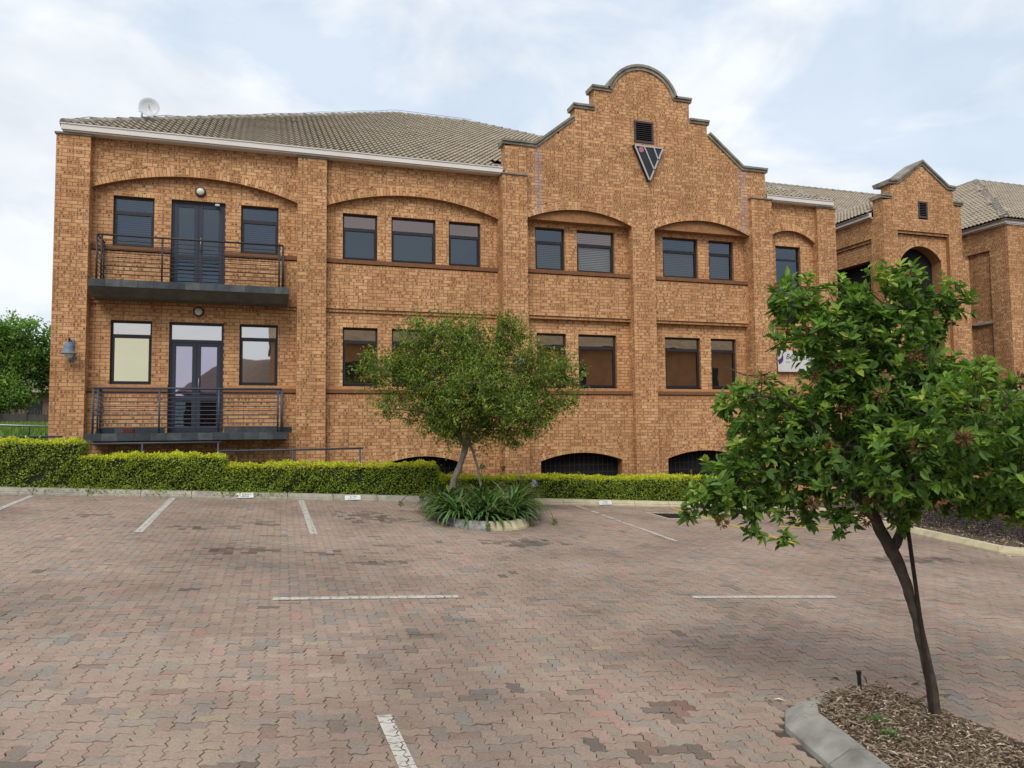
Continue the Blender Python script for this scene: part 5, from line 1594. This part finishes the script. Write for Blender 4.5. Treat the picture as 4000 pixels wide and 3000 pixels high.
# middle tree in the island at the hedge
MT = [(3.32,15.33,2.11,0.32),(3.93,15.14,2.05,0.29),(3.63,15.27,1.63,0.48),(4.33,15.05,1.52,0.48),(4.78,14.87,1.93,0.37),(5.14,14.79,1.51,0.32),(3.02,15.42,2.27,0.18),(4.63,14.90,2.25,0.18),(4.88,14.83,2.09,0.21),(4.08,15.08,2.20,0.16),(2.83,15.55,1.27,0.42),(2.33,15.71,1.33,0.32),(2.02,15.80,1.38,0.16),(2.13,15.79,1.12,0.21),(2.33,15.76,0.59,0.18),(2.63,15.65,0.69,0.26),(3.33,15.40,1.00,0.58),(4.09,15.16,0.99,0.58),(4.84,14.92,0.98,0.58),(5.49,14.69,1.19,0.37),(5.84,14.57,1.29,0.26),(6.05,14.52,1.02,0.21),(6.10,14.53,0.65,0.16),(5.60,14.69,0.66,0.32),(3.24,15.47,0.47,0.42),(3.84,15.28,0.36,0.53),(4.50,15.07,0.36,0.53),(5.10,14.87,0.45,0.48),(3.65,15.37,0.02,0.30),(4.15,15.22,-0.04,0.30),(4.65,15.05,0.02,0.28),(5.15,14.88,0.03,0.26),(3.44,15.42,0.16,0.32),(4.85,15.00,-0.28,0.16),(2.43,15.73,0.43,0.13),(2.79,15.63,0.27,0.16),(5.40,14.78,0.24,0.21),(5.65,14.69,0.45,0.16),(2.82,15.51,1.85,0.21),(3.28,15.37,1.79,0.32),
      (4.0,14.4,.9,.5),(4.3,15.9,.9,.5),(3.6,14.7,.5,.4),(4.6,14.3,.5,.4),(3.7,16.0,.6,.4)]
mt = empty('feathery_tree', (3.85, 15.35, gz(3.85, 15.35)), 'small feathery tree with two trunks in the planted island', 'tree')
limb(mt, 'trunk', [(3.72, 15.42, -1.55), (3.706, 15.42, -1.06), (3.83, 15.36, -.7), (3.95, 15.29, -.32), (4.05, 15.2, .2), (3.9, 15.2, .9), (3.7, 15.3, 1.6)], [.07, .066, .064, .062, .05, .035, .015], M['barkgrey'], .008)
limb(mt, 'trunk', [(4.30, 15.24, -1.5), (4.255, 15.244, -1.1), (4.15, 15.245, -.6), (4.05, 15.25, -.32), (3.97, 15.27, -.15)], [.028, .028, .028, .027, .025], M['barkgrey'], .008)
for p, r in (([(3.95, 15.29, -.3), (3.5, 15.4, .4), (2.9, 15.6, .9), (2.2, 15.75, 1.3)], [.06, .045, .028, .008]), ([(4.0, 15.25, .0), (4.6, 15.0, .5), (5.2, 14.8, .9), (5.9, 14.6, 1.2)], [.06, .045, .028, .008]),
             ([(4.05, 15.2, .3), (4.4, 15.0, 1.2), (4.8, 14.9, 2.0)], [.05, .03, .008]), ([(3.9, 15.2, .8), (3.4, 15.35, 1.6), (3.2, 15.35, 2.2)], [.04, .025, .006]), ([(4.0, 15.2, .2), (4.1, 14.6, .8), (4.1, 14.3, 1.1)], [.04, .025, .006]), ([(3.6, 15.4, .3), (2.9, 15.6, .45), (2.35, 15.75, .5)], [.03, .018, .006]), ([(4.9, 14.9, .6), (5.5, 14.7, .45), (6.1, 14.55, .6)], [.03, .018, .006])):
    limb(mt, 'branch', p, r, M['barkgrey'], .012)
tips, outd = clusters([(a, b, c, d * .86) for a, b, c, d in MT], 58, .3)
nt_ = len(tips); K = 17
ax = outd * .8 + np.array([[0, 0, .35]]) + rng.normal(0, .35, (nt_, 3)); ax /= np.linalg.norm(ax, axis=1, keepdims=True)
m2 = MB()
for p, a in list(zip(tips, ax))[::4]: m2.tube([p - a * .16, p + a * .10], [.006, .003], 3, cap=False)
tag(m2.build('twigs', M['barkgrey'], mt), kind='stuff')
tt = np.tile(np.linspace(-.12, .30, K), nt_)
P = np.repeat(tips, K, 0) + np.repeat(ax, K, 0) * tt[:, None] + rng.normal(0, .02, (nt_ * K, 3))
d = np.repeat(ax, K, 0) * .5 + unit(nt_ * K)
tone = np.repeat(rng.beta(2.2, 2.6, nt_) * .8, K) + rng.normal(0, .08, nt_ * K)
rust = np.repeat(rng.random(nt_) < .06, K); tone = np.where(rust, rng.uniform(.9, 1, nt_ * K), np.clip(tone, 0, .85))
L_ = rng.uniform(.048, .095, nt_ * K)
leaf_obj('foliage', LEAF_SMALL, P, d, unit(nt_ * K) * .6 + np.array([[0, 0, 1.]]), L_, L_ * .42, tone, M['leaf_mid'], mt)

# ------------------------------------------------------------------ shrub bed at the right
bed2 = MB()
for pl in ([(13.45, 17.2), (12.74, 10.5), (13.0, 10.35), (15.6, 9.65), (20, 8.55), (24, 8.0), (24, 17.2)],):
    bed2.quad(*[(x, y, gz(x, y) + .07) for x, y in pl[::-1]])
bed2 = tag(bed2.build('planting_bed', M['soil']), kind='structure')
bed3 = flat_poly([(-11.5, 16.9), (13.45, 16.9), (13.45, 19.0), (-11.5, 19.0)], .03, M['soil'], 'hedge_bed', kind='structure')
kk = 2500; q = np.stack([rng.uniform(13.0, 17, kk), rng.uniform(9.6, 16.8, kk)], 1)
q = q[[inside([(13.35, 17.0), (12.78, 10.5), (13.0, 10.4), (15.6, 9.7), (17.2, 9.4), (17.2, 17)], *a) for a in q]]; kk = len(q)
P = np.concatenate([q, (gz(q[:, 0], q[:, 1]) + .08 + rng.uniform(0, .015, kk))[:, None]], 1); L_ = rng.gamma(2.5, .02, kk) + .02
leaf_obj('mulch_chips', LEAF_SMALL, P, unit(kk) * np.array([[1, 1, .2]]), np.tile([[0, 0, 1.]], (kk, 1)), L_, L_ * .4, rng.beta(2, 1.6, kk), M['mulch'], bed2)
SH = [(14.6, 15.9, .50), (15.4, 15.2, .55), (14.5, 14.5, .45), (15.3, 13.9, .5), (14.2, 13.2, .5), (15.2, 12.7, .55), (14.1, 12.0, .48), (15.0, 11.6, .5), (14.3, 11.0, .42), (16.0, 11.8, .5), (16.2, 13.2, .6), (16.3, 14.6, .55), (15.5, 10.7, .42)]
for (x, y, r) in SH:
    e = empty('dark_shrub', (x, y, gz(x, y) + .06), 'low dark purple shrub in the bed behind the cream kerb', 'shrub', 'purple shrubs behind the cream kerb')
    kk = 1100; u = unit(kk); u[:, 2] = np.abs(u[:, 2]); rr = rng.uniform(.35, 1.05, kk)
    P = np.array([x, y, gz(x, y) + .06]) + u * (r * rr)[:, None] * np.array([[1.15, 1.15, .95]])
    L_ = rng.uniform(.03, .06, kk)
    leaf_obj('foliage', LEAF_SMALL, P, u * .6 + unit(kk), unit(kk), L_, L_ * .5, rng.beta(2, 2, kk), M['leaf_dark'], e)
    MB().tube([(x, y, gz(x, y)), (x, y, gz(x, y) + r * .5)], [.02, .01], 5).build('stem', M['bark'], e)
# low red-brick wall behind the shrubs, and the gate pier with its railing
lw = empty('low_brick_wall', (17.6, 13, -2.5), 'low red-brick planter wall behind the purple shrubs', 'wall')
box('wall_body', M['redbrick'], lw, 17.3, 17.55, 9.0, 17.6, -3.1, -1.45)
for r_ in range(14):
    for k in range(37):
        y0 = 9.0 + k * .23 + (.115 if r_ % 2 else 0)
        if y0 + .22 > 17.6 or (k + r_) % 1: continue
        if r_ < 3: continue
        if not (r_ >= 7): continue
        box('brick', M['redbrick'], lw, 17.292, 17.305, y0 + .006, y0 + .224, -2.65 + r_ * .085 + .006, -2.65 + r_ * .085 + .079)
gp_ = empty('gate_pier', (18.0, 14.36, -2.4), 'brick gate pier with brown pyramid cap at the right edge', 'gate pier')
box('pier_body', M['redbrick'], gp_, 17.72, 18.28, 14.08, 14.64, -2.7, .70)
cpv = [(17.45, 13.80, .78), (18.55, 13.80, .78), (18.55, 14.92, .78), (17.45, 14.92, .78)]
m2 = MB(); m2.box(17.45, 18.55, 13.80, 14.92, .70, .78)
m2.add(cpv + [(18.0, 14.36, 1.0)], [(0, 1, 4), (1, 2, 4), (2, 3, 4), (3, 0, 4)]); m2.build('pier_cap', M['capbrown'], gp_)
rl = empty('gate_railing', (18.3, 13.0, -2.4), 'dark railing beside the gate pier at the right edge', 'railing')
MB().tube([(18.0, 14.0, .58), (18.0, 9.5, .58)], .03, 6).build('rail', M['rail'], rl)
MB().tube([(18.0, 14.0, -1.6), (18.0, 9.5, -1.6)], .03, 6).build('rail', M['rail'], rl)
for k in range(30): MB().tube([(18.0, 13.95 - k * .15, -2.4), (18.0, 13.95 - k * .15, .58)], .012, 5).build('bar', M['rail'], rl)

# ------------------------------------------------------------------ left background
lawn = MB()
for (x0, x1) in ((-60, -4.6),):
    lawn.quad((x0, 18.4, -.55), (x1, 18.4, -.75), (x1, 24, -.08), (x0, 24, .1)); lawn.quad((x0, 24, .1), (x1, 24, -.08), (x1, 60, 1.0), (x0, 60, 1.0))
tag(lawn.build('lawn', M['grass']), kind='structure')
kk = 9000; q = np.stack([rng.uniform(-12, -4.7, kk), rng.uniform(20, 40, kk)], 1)
P = np.concatenate([q, (np.where(q[:, 1] < 24, -.62 + (q[:, 1] - 18.4) * .1, -.03 + (q[:, 1] - 24) * .03) )[:, None]], 1)
d = unit(kk) * .4 + np.array([[0, 0, 1.]]); L_ = rng.uniform(.12, .32, kk)
g_ = leaf_obj('grass_tufts', LEAF_SMALL, P, d, unit(kk), L_, L_ * .25, rng.uniform(.1, .7, kk), M['leaf_bg'], None)
tag(g_, 'long green grass beyond the left end of the building', 'grass')
gr = empty('garden_railing', (-7.5, 24, 0), 'pale green garden railing beyond the left building corner', 'railing')
MB().tube([(-14, 24, .60), (-6.85, 24, .32), (-4.9, 24, .24)], .028, 6).build('rail', M['steel'], gr, smooth=True)
for k in range(9): MB().tube([(-13.5 + k * 1.05, 24, -.2), (-13.5 + k * 1.05, 24, .58 - k * .04)], .022, 6).build('post', M['rail2'], gr)
bw = empty('boundary_wall', (-10, 40, .5), 'dark boundary wall with spikes under the far trees', 'wall')
for k in range(10):
    box('wall_panel', M['wallgrey'], bw, -20 + k * 1.6, -18.45 + k * 1.6, 40, 40.15, 0, 1.0 if k > 5 else 1.05); box('wall_post', M['wallgrey'], bw, -18.44 + k * 1.6, -18.42 + k * 1.6 + .06, 39.95, 40.2, 0, 1.12)
for k in range(60): box('spike', M['wallgrey'], bw, -14 + k * .13, -13.97 + k * .13, 40.05, 40.08, 1.0, 1.22)
hs_ = empty('far_house', (-9, 52, 1), 'far house with tiled roof glimpsed between the trees at the left', 'house')
box('wall', M['plaster'], hs_, -16, -6, 52, 60, .5, 2.6)
MB().prism([(51.3, 2.6), (60.7, 2.6), (56, 4.6)], 0, -16.5, -5.5).build('roof', M['capbrown'], hs_)
for x in (-13.4, -12.0, -9.5): box('window', M['frame'], hs_, x, x + .7, 51.95, 51.99, 1.3, 2.1)
def far_tree(base, lobes, lab, n=60):
    e = empty('far_tree', base, lab, 'tree', 'trees beyond the garden wall')
    b = Vector(base)
    top = Vector(np.mean([l[:3] for l in lobes], 0))
    limb(e, 'trunk', [b, b.lerp(top, .35) + Vector((.1, 0, 0)), b.lerp(top, .7), top], [.22, .17, .12, .05], M['bark'], .03)
    for l in lobes[::2]: limb(e, 'branch', [b.lerp(top, .45), b.lerp(Vector(l[:3]), .8), Vector(l[:3])], [.09, .06, .02], M['bark'], .03)
    Ps, Ds, Vs = [], [], []
    for (x, y, z, r) in lobes:
        r = r * 1.15; nc = int(n * 1.9 * r * r); u = unit(nc); p = np.array([x, y, z]) + u * (r * rng.uniform(.4, 1.05, nc))[:, None]
        for c in range(nc):
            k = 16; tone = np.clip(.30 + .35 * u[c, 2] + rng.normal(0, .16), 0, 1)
            Ps.append(p[c] + rng.normal(0, .13, (k, 3))); Ds.append(unit(k) + u[c] * .4); Vs.append(np.full(k, tone))
    P, D_, v = np.concatenate(Ps), np.concatenate(Ds), np.concatenate(Vs); L_ = rng.uniform(.10, .22, len(P))
    leaf_obj('foliage', LEAF_SMALL, P, D_, unit(len(P)) * .6 + np.array([[0, 0, 1.]]), L_, L_ * .6, v, M['leaf_bg'], e)
far_tree((-12.0, 42, .5), [(-12.1, 42, 4.5, 1.1), (-11.3, 42, 4.9, .95), (-11.8, 42, 3.3, 1.2), (-13, 42, 3.8, 1.3), (-12.9, 42, 5.0, 1.0), (-11.0, 42, 3.7, .9), (-12.2, 41.4, 2.2, 1.0), (-11.3, 41, 1.9, .8), (-11.9, 40.6, 1.3, .7), (-13.8, 42, 2.6, 1.2)], 'leftmost bright green tree beyond the garden wall')
far_tree((-9.4, 43, .5), [(-10.2, 43, 4.3, .8), (-9.4, 43, 4.9, .9), (-10.2, 43, 3.4, .8), (-9.3, 43, 3.5, 1.0), (-8.4, 43, 4.2, 1.1), (-10.3, 43, 2.6, .55), (-8.5, 43, 2.6, 1.0)], 'bright green tree partly hidden by the building corner')

# ------------------------------------------------------------------ office block opposite, mirrored in the ground-floor windows
M['opp'] = plain('opposite_brick', (.42, .235, .12), .9, var=.15, scale=1.2)
M['opproof'] = plain('opposite_tiles', (.33, .26, .18), .9, var=.2, scale=2)
op = empty('opposite_building', (20, -14, -2.4), 'brick office block with arched recesses mirrored in the ground-floor windows', 'building')
oy = -13.0
st2 = MB()
st2.box(.6, 44, oy - .4, oy, -3.0, 6.2)
ow = st2.build('wall', M['opp'], op)
MB().prism([(oy - 12, 6.2), (oy + .7, 6.2), (oy - 5.5, 11.0)], 0, .2, 45).build('roof', M['opproof'], op)
for x in (3.0, 8.2, 13.5, 19, 24.5, 30, 36):
    pts = [(x - .8, -2.6), (x + .8, -2.6), (x + .8, 2.2)] + [(x + .8 * math.cos(R(a)), 2.2 + .8 * math.sin(R(a))) for a in range(15, 180, 15)] + [(x - .8, 2.2)]
    MB().prism(pts, 1, oy - .05, oy + .03).build('doorway', M['dark'], op)
for x in (5.5, 11, 16, 21.8, 27, 33, 39):
    for z in (-.4, 3.2): box('window', M['frame'], op, x - .7, x + .7, oy - .05, oy + .04, z, z + 1.6)
for x in (.3, 10.5, 21, 32, 43): box('pillar', M['opp'], op, x, x + .7, oy + .001, oy + .3, -3.0, 6.1)
lh = empty('opposite_house', (-1.3, -25, -2), 'low tiled house mirrored in the lower left door', 'house')
box('wall', M['redbrick'], lh, -5.6, 3.0, -29, -22, -2.5, 3.3)
MB().add([(-6.2, -21.5, 3.2), (3.6, -21.5, 3.2), (3.6, -29.5, 3.2), (-6.2, -29.5, 3.2), (-2.8, -25.5, 6.0), (0.4, -25.5, 6.0)], [(0, 1, 5, 4), (2, 3, 4, 5), (0, 4, 3), (1, 2, 5), (3, 2, 1, 0)]).build('roof', M['capbrown'], lh)
